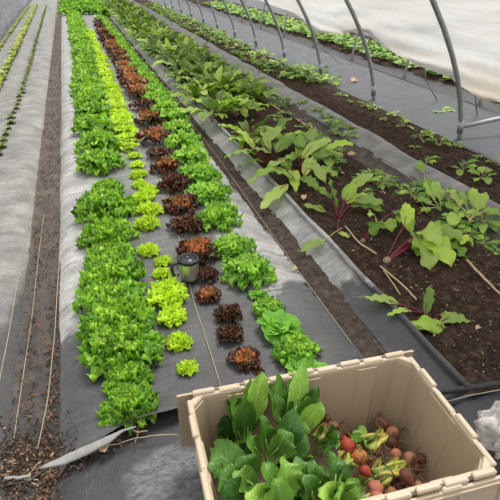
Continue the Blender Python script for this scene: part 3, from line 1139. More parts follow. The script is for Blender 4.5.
# big clumps, each plant placed by its root
mid_beets = [
    ((213, 122), 11, .25, 'bushy beet plant at the near left of the second big clump'),
    ((236, 118), 10, .24, 'bushy beet plant at the near right of the second big clump'),
    ((196, 104), 10, .24, 'bushy beet plant hanging over the furrow at the left of the second big clump'),
    ((222, 100), 11, .26, 'tall beet plant in the middle of the second big clump'),
    ((206, 88), 10, .26, 'beet plant at the back of the second big clump'),
    ((240, 103), 7, .20, 'loose beet plant at the right edge of the second big clump'),
    ((274, 152), 7, .22, 'beet plant behind the middle of the wide arching-leaf clump'),
    ((248, 146), 7, .20, 'upright small-leaved beet plant behind the left end of the wide clump'),
    ((314, 168), 7, .22, 'beet plant with upright pale leaf at the right back of the wide clump'),
]
for (u, v), n, L, lab in mid_beets:
    p = at(u, v, .0)
    beet_plant((p.x, p.y, zg(p.x, p.y) + .004), n + 11, L * 1.3, lab, BG)
y = 5.3
while y < 21:
    for x0 in (1.30, 1.58, 1.84):
        if x0 > 1.8 and rng.random() < .45:
            continue
        x = x0 + rng.uniform(-.09, .09)
        yy = y + rng.uniform(-.1, .1)
        s = rng.uniform(.27, .38) * (1.0 if x0 < 1.8 else .7)
        o = link('beet_plant', rng.choice(FARB), None, (x, yy, zg(x, yy)), (0, 0, rng.uniform(0, 6.28)), (s, s, s * 1.05))
        tag(o, 'leafy beet plant in the crowded far stretch of the beet bed', 'beet plant', BG)
    y += .27

# explicit near plants: root, then leaves by where they start, arch and end
def pt(u, v, z):
    return at(u, v, z)


def near_plant(label, root, rz, rscale, leaves, stalkmat='crimson', rootvis=True, name='beet_plant', cat='beet plant', group=BG, rootmesh=None):
    """leaves: (blade start u,v,z), (tip u,v,z), arch, half width, roll, material, ruffle"""
    rp = at(root[0], root[1], rz)
    o = empty(name, (rp.x, rp.y, rp.z))
    if rootvis:
        link('root', rootmesh or ROOT, o, (0, 0, 0), (rng.uniform(-.3, .3), rng.uniform(-.3, .3), rng.uniform(0, 6)), (rscale,) * 3)
    for (b, t, arch, W, roll, mat, ruf) in leaves:
        B, T = pt(*b) - rp, pt(*t) - rp
        C = B.lerp(T, .5) + Vector((0, 0, arch))
        bl, st = MB(), MB()
        blade(bl, B, C, T, W * 1.3, 'beet', 18, 10, ruf * 1.25, rng.choice([2, 3, 3, 4]), rng.uniform(-.2, .25), roll, .07, .06)
        lf = bl.build('leaf', M[mat], o)
        S0 = Vector((rng.uniform(-.006, .006), rng.uniform(-.006, .006), .008))
        mid = S0.lerp(B, .5) + Vector((0, 0, .012))
        st.tube([S0, mid, B, B.lerp(C, .6)], [.0042, .0036, .003, .0016], 6)
        st.build('stalk', M[stalkmat], lf)
    return tag(o, label, cat, group)


near_plant('pulled beet with round tan root, crimson stalks and floppy leaves spread right', (387, 261), .022, 1.15, [
    ((412, 243, .06), (440, 262, .02), .05, .05, .2, 'beet', .3),
    ((425, 238, .07), (474, 243, .05), .04, .05, -.2, 'beet', .35),
    ((420, 236, .09), (452, 268, .02), .10, .048, .3, 'beet', .3),
    ((415, 234, .08), (430, 272, .01), .09, .05, -.2, 'beet_pale', .3),
    ((425, 232, .09), (455, 236, .06), .06, .042, .1, 'beet', .3),
    ((418, 233, .10), (438, 246, .10), .09, .045, .3, 'beet_pale', .3),
    ((428, 240, .06), (466, 258, .03), .07, .045, -.1, 'beet', .3),
    ((410, 240, .06), (428, 256, .04), .08, .040, .0, 'beet', .3),
    ((432, 236, .08), (462, 240, .08), .08, .040, .4, 'beet_pale', .3),
    ((404, 225, .13), (409, 204, .20), .03, .032, .5, 'beet', .2)])
near_plant('beet with small dusty root and one big drooping leaf, beside the pulled round beet', (363, 241), .016, .75, [
    ((379, 226, .06), (367, 214, .13), .07, .045, .2, 'beet_pale', .2),
    ((384, 222, .08), (392, 232, .06), .05, .034, .2, 'beet', .2),
    ((378, 222, .09), (372, 236, .05), .06, .036, .3, 'beet', .25),
    ((398, 214, .10), (412, 232, .06), .06, .036, .2, 'beet', .25),
    ((392, 212, .11), (414, 222, .09), .06, .032, .0, 'beet', .25)])
near_plant('beet plant with tall upright leaf and crimson stalks near the bed edge', (338, 222), .0, .8, [
    ((337, 208, .07), (329, 178, .20), .01, .034, .9, 'beet', .2),
    ((345, 203, .07), (370, 198, .09), .05, .034, .1, 'beet', .2),
    ((349, 190, .11), (373, 174, .17), .03, .028, .4, 'beet_pale', .2),
    ((350, 206, .06), (385, 212, .06), .05, .03, .1, 'beet', .25),
    ((338, 232, .03), (350, 238, .015), .01, .016, .0, 'beet_pale', .1),
    ((344, 200, .09), (356, 184, .17), .02, .032, .6, 'beet', .2),
    ((352, 200, .09), (384, 205, .10), .05, .034, .3, 'beet_pale', .25),
    ((332, 200, .09), (316, 186, .13), .04, .034, .4, 'beet', .25),
    ((326, 212, .05), (303, 205, .04), .03, .026, .0, 'beet', .2)])
near_plant('small nearest beet plant with crimson stalks and five scattered leaves', (432, 320), .0, .7, [
    ((399, 304, .03), (365, 298, .02), .02, .024, .0, 'beet_pale', .2),
    ((412, 311, .03), (387, 316, .01), .04, .016, .1, 'beet', .2),
    ((425, 314, .03), (431, 286, .10), .02, .020, .6, 'beet', .2),
    ((440, 315, .03), (455, 320, .02), .03, .018, .0, 'beet_pale', .2),
    ((440, 322, .03), (470, 322, .02), .05, .022, .2, 'beet_pale', .2),
    ((446, 330, .015), (412, 325, .03), .04, .034, -.2, 'beet', .25)])
near_plant('beet plant with leaves arching over the grey slope, left one of the wide clump', (268, 168), .0, .8, [
    ((256, 146, .12), (226, 140, .10), .08, .034, .1, 'beet_pale', .25),
    ((258, 154, .10), (224, 158, .04), .09, .034, .0, 'beet', .25),
    ((262, 146, .14), (282, 128, .20), .05, .034, .4, 'beet_pale', .25),
    ((272, 154, .13), (244, 154, .08), .09, .036, .1, 'beet_pale', .25),
    ((264, 162, .08), (238, 168, .02), .07, .030, .1, 'beet', .25),
    ((276, 152, .15), (296, 134, .20), .04, .036, .3, 'beet', .25),
    ((254, 150, .13), (236, 128, .16), .06, .028, .3, 'beet', .25),
    ((270, 150, .15), (262, 130, .19), .03, .030, .5, 'beet_pale', .25),
    ((280, 158, .11), (290, 172, .05), .06, .034, .2, 'beet', .25)])
near_plant('beet plant with broad glossy leaves arching both ways, at the right of the wide clump', (300, 178), .0, .8, [
    ((288, 164, .12), (262, 172, .06), .08, .040, .1, 'beet_pale', .25),
    ((284, 170, .10), (248, 184, .02), .08, .036, -.1, 'beet', .25),
    ((302, 158, .15), (332, 140, .16), .08, .032, .3, 'beet_pale', .25),
    ((308, 164, .12), (326, 184, .05), .08, .034, .1, 'beet_pale', .25),
    ((312, 158, .14), (342, 158, .09), .07, .036, .2, 'beet', .25),
    ((298, 156, .16), (302, 134, .22), .03, .034, .5, 'beet', .25),
    ((292, 170, .08), (296, 192, .02), .06, .032, .1, 'beet', .25),
    ((318, 170, .09), (338, 178, .04), .06, .034, .2, 'beet', .25),
    ((304, 150, .15), (316, 128, .19), .04, .032, .3, 'beet_pale', .25)])
near_plant('beet plant with a leaf lying out over the grey sloping fabric', (296, 190), .0, .7, [
    ((287, 184, .05), (261, 209, .0), .03, .042, .1, 'beet_pale', .15),
    ((300, 178, .08), (318, 190, .06), .05, .032, .2, 'beet', .25),
    ((294, 178, .09), (270, 172, .07), .06, .034, .1, 'beet', .25),
    ((304, 176, .09), (312, 158, .14), .04, .03, .3, 'beet_pale', .25)])


def loose_leaf(label, b, c_arch, t, W, stalk_from, mat='beet_pale', roll=0.0):
    B, T = pt(*b), pt(*t)
    o = empty('fallen_leaf', (B.x, B.y, B.z))
    bl, st = MB(), MB()
    C = B.lerp(T, .5) + Vector((0, 0, c_arch))
    blade(bl, B - B, C - B, T - B, W, 'beet', 14, 8, .2, 3, .15, roll, .06, .05)
    bl.build('blade', M[mat], o)
    s = pt(*stalk_from) - B
    st.tube([s, s * .5 + Vector((0, 0, .006)), Vector((0, 0, 0)), (C - B) * .6], [.003, .003, .0026, .001], 6)
    st.build('stalk', M['pink'], o)
    return tag(o, label, 'leaf')


loose_leaf('pale green beet leaf lying on the grey slope at the furrow edge', (325, 240, .02), .02, (300, 252, -.02), .036, (342, 228, .03))
loose_leaf('big green leaf with long pale stalk lying on the soil nearest the tote', (443, 333, .02), .02, (411, 322, .03), .034, (466, 345, .012), 'beet')

# ------------------------------------------------------------------ weeds and small plants
def weed_mesh(seed, n, mats, W=.16, prof='oval', droop=1.0):
    R = random.Random(seed)
    mb = MB()
    for k in range(n):
        L = R.uniform(.55, 1.1)
        e = math.radians(R.uniform(15, 70))
        m = Matrix.Rotation(k * 2.4 + R.uniform(-.4, .4), 3, 'Z')
        S = Vector((L * .4 * math.cos(e), 0, L * .4 * math.sin(e)))
        C = S + Vector((L * .35 * math.cos(e * .6), 0, L * .35 * math.sin(e * .6)))
        T = C + Vector((L * .35, R.uniform(-.1, .1), -R.uniform(.0, .25) * droop))
        mb.cur = 0 if R.random() < .6 else 1
        blade(mb, m @ S, m @ C, m @ T, W * R.uniform(.7, 1.2), prof, 6, 4, .2, 2, .2, R.uniform(-.5, .5), .1, .08, R=R)
        mb.cur = 2
        mb.tube([(0, 0, 0), m @ S * 1.0, m @ S.lerp(C, .6)], .014, 4, False)
    return mb.mesh('weed', mats)


WM = [M['weed'], M['weed_dark'], M['pink']]
WEED = [weed_mesh(500 + i, 7 + i % 4, WM, .15 + .03 * (i % 3)) for i in range(6)]
CLUMP = [weed_mesh(540 + i, 16, WM, .17) for i in range(3)]
LOWP = [weed_mesh(580 + i, 11, [M['weed_dark'], M['weed'], M['pink']], .24, 'broad', .6) for i in range(3)]


def weed(u, v, size, meshes, label, cat, group, name, z=0.0, flat=1.0):
    p = at(u, v, z)
    o = link(name, rng.choice(meshes), None, (p.x, p.y, zg(p.x, p.y) + .004), (0, 0, rng.uniform(0, 6.28)), (size, size, size * flat))
    return tag(o, label, cat, group)


# right soil bed: leafy clump and individual small plants
for u, v, s in ((302, 78, .20), (312, 84, .20), (322, 80, .20), (331, 84, .18), (318, 73, .18), (307, 70, .17), (296, 72, .16)):
    weed(u, v, s, CLUMP, 'bright green leafy plant of the thick clump by the third hoop foot', 'small plant', 'leafy clump on the far soil bed', 'leafy_plant')
small = [((341, 98), .11, 'near the second hoop foot, leftmost'), ((364, 108), .11, 'left one just below the second hoop foot'), ((374, 111), .10, 'right one just below the second hoop foot'),
         ((394, 117), .10, 'midway between the two near hoop feet'), ((402, 128), .13, 'upright one midway between the near hoop feet'), ((420, 141), .12, 'left of the nearest hoop foot, tallest leaf'),
         ((438, 148), .14, 'just in front of the nearest hoop foot'), ((428, 138), .08, 'small one left of the nearest hoop foot'), ((458, 148), .07, 'tiny one under the nearest hoop foot'),
         ((425, 166), .11, 'with curled stalk by the grey band'), ((462, 172), .13, 'with an arched pale leaf'), ((482, 182), .14, 'with round leaves nearest the right frame side'),
         ((497, 168), .10, 'at the right frame side'), ((384, 122), .06, 'tiny one between the near hoop feet'), ((415, 150), .06, 'tiny one near the grey fabric band'), ((350, 104), .06, 'tiny one near the second hoop foot'), ((476, 160), .05, 'tiny one right of the nearest hoop foot')]
for (u, v), s, lab in small:
    weed(u, v, s, WEED, 'small weedy plant on the right soil bed, ' + lab, 'small plant', 'weedy plants on the right soil bed', 'weed_plant')
y = 6.4
while y < 20:
    for x0 in (2.52, 2.74, 2.9):
        x = x0 + rng.uniform(-.08, .08)
        yy = y + rng.uniform(-.15, .15)
        s = rng.uniform(.10, .19)
        o = link('weed_plant', rng.choice(CLUMP + WEED), None, (x, yy, zg(x, yy)), (0, 0, rng.uniform(0, 6.28)), (s, s, s))
        tag(o, 'low green plant in the far stretch of the right soil bed', 'small plant', 'far plants of the right soil bed')
    y += .36

# weeds along the dirty trough left of the grey band
tro = [((333, 124), .13), ((345, 130), .13), ((326, 119), .11), ((352, 137), .11), ((338, 132), .10), ((318, 112), .10), ((302, 104), .09)]
for (u, v), s in tro:
    weed(u, v, s, CLUMP, 'sprawling weed of the matted patch along the trough left of the grey band', 'weed', 'weeds along the trough', 'trailing_weed', flat=.6)
for (u, v), s, lab in (((372, 176), .10, 'feathery weed at the left end of the near trough'), ((386, 181), .10, 'feathery weed second from the left in the near trough'), ((399, 187), .10, 'feathery weed beside the pulled turnips'), ((380, 171), .08, 'small feathery weed against the grey band'), ((470, 233), .10, 'weed low in the trough right of the turnips'), ((484, 240), .11, 'weed in the trough nearest the right frame side'), ((455, 222), .09, 'weed just under the pulled turnips'), ((495, 250), .08, 'last weed in the trough at the frame side')):
    weed(u, v, s, CLUMP, lab, 'weed', 'weeds along the trough', 'trailing_weed', flat=.6)
for i in range(26):
    yy = 5.2 + i * .5 + rng.uniform(-.2, .2)
    x = 2.05 + rng.uniform(-.08, .1)
    s = rng.uniform(.07, .15)
    tag(link('trailing_weed', rng.choice(CLUMP), None, (x, yy, zg(x, yy)), (0, 0, rng.uniform(0, 6)), (s, s, s * .7)), 'weed in the far stretch of the dirty trough', 'weed', 'weeds along the far trough')
for (u, v), s, lab in (((255, 86), .12, 'left'), ((268, 92), .10, 'middle'), ((284, 100), .11, 'right')):
    weed(u, v, s, WEED, 'pale sparse plant on the bare soil right of the second clump, the %s one' % lab, 'small plant', 'sparse plants behind the beets', 'weed_plant')

# pulled turnips lying across the grey band
TURN = MB().lathe([(.0, .02), (.008, .017), (.014, .006), (.015, -.004), (.010, -.018), (.002, -.032)], seg=12).mesh('root', M['cream'])
near_plant('pulled turnip plant with small cream root and broad floppy leaves', (470, 221), .015, .85, [
    ((456, 212, .05), (441, 204, .03), .05, .04, .1, 'weed', .3),
    ((460, 206, .07), (448, 190, .10), .04, .036, .3, 'beet_pale', .25),
    ((466, 205, .06), (462, 192, .11), .03, .030, .3, 'weed', .25),
    ((477, 210, .06), (487, 193, .13), .02, .028, .5, 'beet_pale', .2),
    ((483, 212, .06), (502, 219, .03), .05, .030, .1, 'weed', .25),
    ((459, 214, .05), (450, 226, .02), .03, .034, .1, 'weed', .3),
    ((474, 206, .07), (474, 188, .08), .02, .028, .2, 'beet', .25)], 'pink', True, 'turnip_plant', 'turnip plant', 'pulled turnip plants', TURN)
near_plant('pulled leafy turnip plant lying left of the cream root, partly on grey band', (440, 212), .01, .6, [
    ((430, 204, .05), (415, 198, .03), .04, .036, .1, 'weed', .3),
    ((434, 200, .06), (425, 182, .09), .03, .030, .4, 'beet', .25),
    ((440, 200, .06), (434, 182, .08), .04, .032, .1, 'weed', .3),
    ((430, 208, .04), (420, 212, .02), .02, .030, .1, 'beet', .3)], 'pink', False, 'turnip_plant', 'turnip plant', 'pulled turnip plants')
near_plant('small pale-leaved plant lying on the near edge of the grey band', (425, 176), .01, .5, [
    ((422, 172, .02), (419, 162, .06), .03, .030, .1, 'weed', .2),
    ((428, 178, .03), (432, 190, .02), .03, .028, .1, 'beet', .2),
    ((424, 184, .02), (410, 184, .02), .03, .036, .0, 'weed_dark', .2)], 'pink', False, 'weed_plant', 'small plant', 'weedy plants on the right soil bed')

for (u, v), sz, lab in (((448, 200), .17, 'behind the cream root'), ((430, 192), .15, 'left of and behind the cream root'), ((456, 226), .14, 'below the cream root'), ((484, 222), .17, 'right of the cream root'), ((412, 196), .14, 'farthest left of the pulled pile')):
    weed(u, v, sz, CLUMP, 'limp leafy plant in the pulled pile, ' + lab, 'small plant', 'pulled leafy plants', 'leafy_plant', flat=.8)

# neighbouring bed beyond the path
y = 4.0
NG = 'low crop rows beyond the fabric path'
while y < 19:
    for x0 in (4.5, 4.78, 5.08):
        x = x0 + rng.uniform(-.05, .05)
        yy = y + rng.uniform(-.08, .08)
        s = rng.uniform(.16, .22)
        o = link('leafy_plant', rng.choice(LOWP), None, (x, yy, zg(x, yy)), (0, 0, rng.uniform(0, 6.28)), (s, s, s * .8))
        tag(o, 'low leafy crop plant in the bed beyond the black fabric path', 'small plant', NG)
    y += .25
# pale weeds on the fabric path
for (u, v), s, lab in (((318, 82), .0, ''), ((345, 52), .10, 'left'), ((352, 54), .10, 'right'), ((449, 110), .10, 'near'), ((440, 112), .08, 'nearer')):
    if s:
        weed(u, v, s, WEED, 'thin pale weed lying on the black path, the %s one of its pair' % lab, 'weed', 'weeds on the fabric path', 'trailing_weed', flat=.3)


# ------------------------------------------------------------------ dry stalks, dead leaves
def stick(name, pxs, z, r, mat, label, cat, group=None):
    pts = [at(u, v, z) for u, v in pxs]
    pts = [Vector((p.x, p.y, zg(p.x, p.y) + r + .006 + rng.uniform(0, .004))) for p in pts]
    fine = []
    for a, b in zip(pts, pts[1:]):
        fine += [a.lerp(b, k / 3) + Vector((rng.uniform(-1, 1), rng.uniform(-1, 1), rng.uniform(-.5, .5))) * r * .5 for k in range(3)]
    fine.append(pts[-1])
    mb = MB()
    mb.tube(fine, [r * rng.uniform(.75, 1.15) for _ in fine], 7)
    return tag(mb.build(name, mat), label, cat, group)


SGp = 'dry stalks on the beet bed'
stick('dry_stalk', [(466, 262), (476, 273), (485, 283), (500, 297)], .02, .0065, M['straw'], 'thick pale dry stalk on the soil right of the pulled beet', 'stalk', SGp)
stick('dry_stalk', [(468, 264), (482, 277), (492, 290)], .02, .004, M['straw'], 'thinner dry stalk lying along the thick pale stalk', 'stalk', SGp)
stick('dry_stalk', [(345, 228), (360, 246), (376, 256)], .02, .005, M['straw'], 'dry stalk left of the pulled round beet', 'stalk', SGp)
stick('dry_stalk', [(380, 268), (396, 282), (409, 294), (416, 302)], .02, .005, M['straw'], 'dry stalk running from pulled beet to the nearest beet plant', 'stalk', SGp)
stick('dry_stalk', [(383, 272), (392, 284), (400, 296)], .02, .003, M['straw'], 'thin dry stalk left of the one running to the nearest beet plant', 'stalk', SGp)
stick('dry_stalk', [(296, 118), (312, 128), (330, 150)], .02, .006, M['straw'], 'dry stalk on bare soil behind the wide beet clump', 'stalk', SGp)
stick('dry_stalk', [(247, 92), (262, 100), (282, 112)], .02, .008, M['straw'], 'dry stalk on bare soil right of the second beet clump', 'stalk', SGp)
stick('twig', [(131, 425), (137, 428), (147, 426)], .045, .003, M['twig'], 'brown twig lying on the lifted hem below the nearest frilly lettuce', 'twig')
stick('twig', [(137, 420), (137, 429), (134, 438)], .045, .0018, M['twig'], 'thin brown stem crossing the twig on the lifted hem', 'twig')
stick('drip_line', [(0, 464), (12, 463.5), (26, 462)], .026, .006, M['cord'], 'grey drip line end lying in the litter at the lower left', 'drip line')
stick('drip_line', [(0, 473), (16, 471), (26, 468), (36, 460), (41, 456)], .022, .005, M['blackplastic'], 'black drip line curling through the litter at the lower left', 'drip line')
stick('twine_end', [(33, 452), (27, 460), (25, 470), (32, 474), (40, 472)], .012, .0022, M['twine'], 'loose pale twine end looped in the litter by the flap', 'twine')
stick('twine_end', [(100, 448), (118, 446), (136, 441), (160, 438), (178, 437)], .006, .0018, M['twine'], 'thin tan thread on the dark cross path below the lifted hem', 'twine')
stick('twine_end', [(444, 399), (470, 396), (500, 392)], .006, .0022, M['twine'], 'pale thread along the dark fabric beyond the tote and right soil edge', 'twine')


def dead_leaf(u, v, L, W, rz, label):
    p = at(u, v, .0)
    o = MB()
    d = Vector((math.cos(rz), math.sin(rz), 0)) * L / 2
    c = Vector((0, 0, .012))
    blade(o, c - d, c + Vector((0, 0, .015)), c + d, W, 'oval', 8, 4, .3, 2, .3, rng.uniform(-.3, .3), .1, .1)
    ob = o.build('dead_leaf', M['dead'], None, True, (p.x, p.y, zg(p.x, p.y) + .004))
    tag(ob, label, 'leaf', 'dead leaves')


dead_leaf(351, 155, .13, .02, .4, 'long tan dead leaf on the soil right of the wide beet clump')
dead_leaf(295, 263, .035, .014, .3, 'small pale dead leaf in the muddy furrow')
dead_leaf(312, 137, .09, .02, .2, 'tan dead leaf behind the wide beet clump')
dead_leaf(382, 233, .03, .02, 1.0, 'yellowing leaf scrap between the two pulled beets')
dead_leaf(256, 157, .06, .014, .6, 'yellow dead leaf hanging under the left end of the wide clump')
dead_leaf(105, 453, .03, .018, .2, 'small pink-tan dead leaf on the dark path below the flap')
dead_leaf(354, 82, .10, .05, .2, 'brown dried clump on the black path left of the second hoop')
dead_leaf(476, 335, .025, .010, .2, 'tiny pale scrap on the near soil')

for i in range(34):
    yy = 2.6 + 4.2 * (i / 34) + rng.uniform(-.1, .1)
    x = rng.uniform(1.62, 1.98)
    sz = rng.uniform(.05, .12)
    ob = link('trailing_weed', rng.choice(WEED + CLUMP), None, (x, yy, zg(x, yy) + .003), (0, 0, rng.uniform(0, 6)), (sz, sz, sz * .7))
    tag(ob, 'small sparse weed on the bare soil strip between the beet clumps and the trough', 'weed', 'weeds on the bare soil strip')
for i in range(26):
    yy = 2.4 + 4.6 * (i / 26) + rng.uniform(-.1, .1)
    x = rng.uniform(1.25, 1.98)
    mbl = MB()
    L_ = rng.uniform(.03, .09)
    d_ = Vector((math.cos(i * 2.1), math.sin(i * 2.1), 0)) * L_ / 2
    c_ = Vector((0, 0, .014))
    blade(mbl, c_ - d_, c_ + Vector((0, 0, .02)), c_ + d_, L_ * .25, 'oval', 8, 4, .3, 2, .3, rng.uniform(-.4, .4), .1, .1)
    ob = mbl.build('dead_leaf', M['dead'], None, True, (x, yy, zg(x, yy) + .004))
    tag(ob, 'pale wilted leaf scrap on the soil among the mid and far beets', 'leaf', 'wilted leaf scraps')

# ------------------------------------------------------------------ hoops of the tunnel
HZ = [0, .34, .71, 1.11]
HX = [3.12, 3.04, 2.87, 2.60]


def hoop_pts():
    pts = [(3.14, -.10), (3.12, 0), (3.09, .17), (3.04, .34), (2.965, .53), (2.87, .71), (2.745, .91), (2.60, 1.11)]
    # carry the arch on over the beds to the left side wall
    cx, cz, a, b = .72, .40, 2.34, 1.62
    t0 = math.asin((1.11 - cz) / b)
    fit = 2.60 - (cx + a * math.cos(t0))
    for k in range(1, 26):
        t = t0 + (PI - t0 - .05) * k / 25
        pts.append((cx + a * math.cos(t) + fit * (1 - k / 25), cz + b * math.sin(t)))
    pts += [(-1.64, .2), (-1.66, -.1)]
    return pts


HP = hoop_pts()
hlab = ['nearest grey metal hoop at right with a crossbar at its foot', 'second grey metal hoop from the right frame side', 'third grey metal hoop, rising beside the leafy clump', 'fourth grey metal hoop along the soil bed', 'fifth grey metal hoop along the soil bed', 'sixth grey metal hoop along the soil bed']
hy = [3.56, 5.05, 6.45, 7.80, 9.20, 10.55, 11.95, 13.3, 14.7, 16.1, 17.5, 18.9]
mb = MB()
mb.tube([Vector((x, 0, z)) for x, z in HP], .021, 10)
HOOP = mb.mesh('hoop_pipe', M['galv'])
mb = MB()
mb.tube([Vector((3.108, 0, .05)), Vector((3.10, 0, .15))], .028, 10)
CLAMP = mb.mesh('clamp', M['galv'])
for i, y in enumerate(hy):
    o = empty('hoop', (0, y, 0))
    link('pipe', HOOP, o)
    link('clamp', CLAMP, o)
    tag(o, hlab[i] if i < 6 else 'thin far grey hoop beyond the sixth, near the top of the picture', 'hoop', 'metal hoops of the tunnel')
mb = MB()
mb.tube([Vector((3.11, 3.56, .10)), Vector((3.55, 3.56, .145)), Vector((4.2, 3.56, .16))], .018, 10)
tag(mb.build('crossbar', M['galv']), 'grey metal crossbar running right from the foot of the nearest hoop', 'bar')
# hoops of the neighbouring tunnel
mb = MB()
npts = [(4.2, -.1), (4.2, .0), (4.24, .3), (4.34, .62), (4.5, .9), (4.75, 1.25), (5.1, 1.6), (5.6, 1.9)]
mb.tube([Vector((x, 0, z)) for x, z in npts], .019, 8)
NH = mb.mesh('hoop_pipe', M['galv'])
for i, y in enumerate([4.6, 6.1, 7.6, 9.1, 10.6, 12.1, 13.6]):
    o = link('hoop', NH, None, (0, y, 0))
    tag(o, 'thin grey post of the neighbouring tunnel beyond the black path' if i > 2 else ['grey post of the neighbouring tunnel seen under the film beside the nearest hoop', 'grey neighbouring post between the nearest and second hoops', 'grey neighbouring post just left of the second hoop'][i], 'post', 'neighbouring tunnel posts')
for i, (y, dy) in enumerate([(7.45, -.35), (4.5, .25), (3.6, .5)]):
    mb = MB()
    mb.tube([Vector((3.28, y, .62)), Vector((3.45, y + dy * .5, .28)), Vector((3.75, y + dy, .01))], .006, 6)
    tag(mb.build('tie_cord', M['cord']), ['pale tie cord from the film to the path beside the second hoop', 'thin pale tie cord hanging below the film left of the nearest hoop', 'thin pale tie cord just right of the nearest hoop'][i], 'cord', 'tie cords')

# ------------------------------------------------------------------ film side curtain
FY = [1.0, 2.2, 3.22, 3.46, 3.69, 3.76, 4.26, 4.52, 5.09, 5.21, 5.87, 6.47, 7.03, 8.28, 9.5, 11, 13, 20, 24]
FZ = [.45, .42, .37, .34, .42, .48, .48, .51, .69, .69, .58, .53, .65, .78, .74, .80, .82, .82, .82]
hz = [p[1] for p in HP[1:14]]
hx = [p[0] for p in HP[1:14]]


def film_mesh():
    mb = MB()
    ys = ysteps(1.0, 24, .06, .012)
    nz = 44
    vs, fs, uv = [], [], []
    for y in ys:
        zb = float(np.interp(y, FY, FZ))
        zb += .012 * noise.noise(Vector((y * 4, 0, 0)))
        near = min(abs(y - h) for h in hy)
        between = min(1, near / .7)
        for k in range(nz + 1):
            t = k / nz
            z = zb + (1.85 - zb) * t
            x = float(np.interp(z, hz, hx)) + .035
            low = max(0, 1 - t * 2.2)
            x += .09 * low ** 1.5 + .05 * between * math.sin(min(1, t * 1.6) * PI) * .9
            # horizontal slack creases, stronger near the loose bottom
            q = Vector((0, y * .9, z * 8 + .5 * math.sin(y * 1.3)))
            x += (.030 + .045 * low) * noise.noise(q) + .016 * noise.noise(Vector((3, y * 2.5, z * 20)))
            zz = z - .04 * between * (1 - t) * 0
            if k == 0:
                x -= .03
                zz += .015
            vs.append((x, y, zz))
            uv.append((y, t))
    n = nz + 1
    for j in range(len(ys) - 1):
        for i in range(nz):
            fs.append((j * n + i, j * n + i + 1, (j + 1) * n + i + 1, (j + 1) * n + i))
    mb.add(vs, fs, uv)
    return mb


o = film_mesh().build('film_curtain', M['film'])
tag(o, 'white translucent plastic film bagging loosely behind the metal hoops', 'plastic film')
# left side wall film
mb = MB()
ys = ysteps(2.0, 24, .12, .015)
vs, fs = [], []
for y in ys:
    for k in range(13):
        z = -.02 + 1.2 * k / 12
        vs.append((-1.50 - .05 * (k / 12) + .05 * noise.noise(Vector((1, y * 1.5, z * 5))), y, z))
for j in range(len(ys) - 1):
    for i in range(12):
        fs.append((j * 13 + i, j * 13 + i + 1, (j + 1) * 13 + i + 1, (j + 1) * 13 + i))
mb.add(vs, fs)
tag(mb.build('side_film', M['film_left']), 'bluish grey crumpled plastic side wall beyond the seedlings at the upper left', 'plastic film')

# ------------------------------------------------------------------ travel mug
p = at(190, 284, 0)
mug = empty('travel_mug', (p.x, p.y, zg(p.x, p.y) + .018), math.radians(0))
mug.scale = (1.08,) * 3
tag(mug, 'brushed steel travel mug with black lid and handle standing among the lettuces', 'mug')
MB().lathe([(0, .004), (.036, .004), (.037, .006), (.040, .03), (.042, .06), (.043, .088), (.0425, .094)], seg=40).build('body', M['steel'], mug)
MB().lathe([(0, -.002), (.034, -.002), (.0375, .0), (.038, .010), (.0365, .012)], seg=40).build('base_ring', M['blackplastic'], mug)
mb = MB()
mb.lathe([(.0425, .092), (.046, .094), (.047, .100), (.0465, .107), (.044, .111), (.0405, .111), (.038, .107), (.0365, .102), (.0, .1015)], seg=40)
lid = mb.build('lid', M['blackplastic'], mug)
mb = MB()
mb.lathe([(.0355, .1020), (.0355, .1035), (.0, .1045)], seg=32)
mb.bbox((0.0, .016, .106), (.018, .012, .004), .001)
mb.build('lid_slider', M['lidtop'], lid)
mb = MB()
hd = Vector((-.93, -.12, 0)).normalized()
prof = [(.040, .094), (.056, .098), (.072, .094), (.077, .080), (.075, .055), (.071, .040), (.060, .032), (.046, .036)]
mb.tube([hd * r + Vector((0, 0, z)) for r, z in prof], [.0065, .0075, .0075, .007, .007, .007, .0065, .006], 10)
mb.build('handle', M['blackplastic'], mug)

# ------------------------------------------------------------------ tan tote
TA, TB, TH = .334, .200, .32
TC = Vector((.474, .777, 0))
TR = math.radians(-3.2)
tote = tag(empty('storage_tote', TC, TR), 'open tan plastic tote with hinged lid halves hanging outside', 'tote')


def wall_loop(a, b, z, inset, rib=.006):
    """corrugated outline of the tote at one height"""
    a, b = a - inset, b - inset
    c = .034
    pts = []
    rx = [(-.80, -.55), (-.18, .18), (.55, .80)]
    for sgn in (1, -1):        # +y side then -y side
        row_ = [(-a + c, b)]
        for x0, x1 in rx:
            for xx, dd in ((x0, 0), (x0 + .03, -rib), (x1 - .03, -rib), (x1, 0)):
                row_.append((xx * (a - c), b + dd))
        row_.append((a - c, b))
        side = [(a, b - c), (a, .32 * b), (a - rib * .6, .28 * b), (a - rib * .6, -.28 * b), (a, -.32 * b), (a, -b + c)]
        for q in row_ + side:
            pts.append(Vector((q[0] * sgn, q[1] * sgn, z)))
    return pts


L0 = wall_loop(TA, TB, .004, .034)
L1 = wall_loop(TA, TB, TH - .012, 0)
L2 = wall_loop(TA, TB, TH - .012, .004)
L3 = wall_loop(TA, TB, .010, .038)
n = len(L0)
mb = MB()
loops = [L0, L1, L2, L3]
vs = sum(loops, [])
fs = []
for r in range(3):
    for k in range(n):
        k2 = (k + 1) % n
        fs.append((r * n + k, r * n + k2, (r + 1) * n + k2, (r + 1) * n + k))
fs.append(tuple(range(n - 1, -1, -1)))
fs.append(tuple(3 * n + k for k in range(n)))
mb.add(vs, fs)
body = mb.build('body', M['tote'], tote, smooth=False)


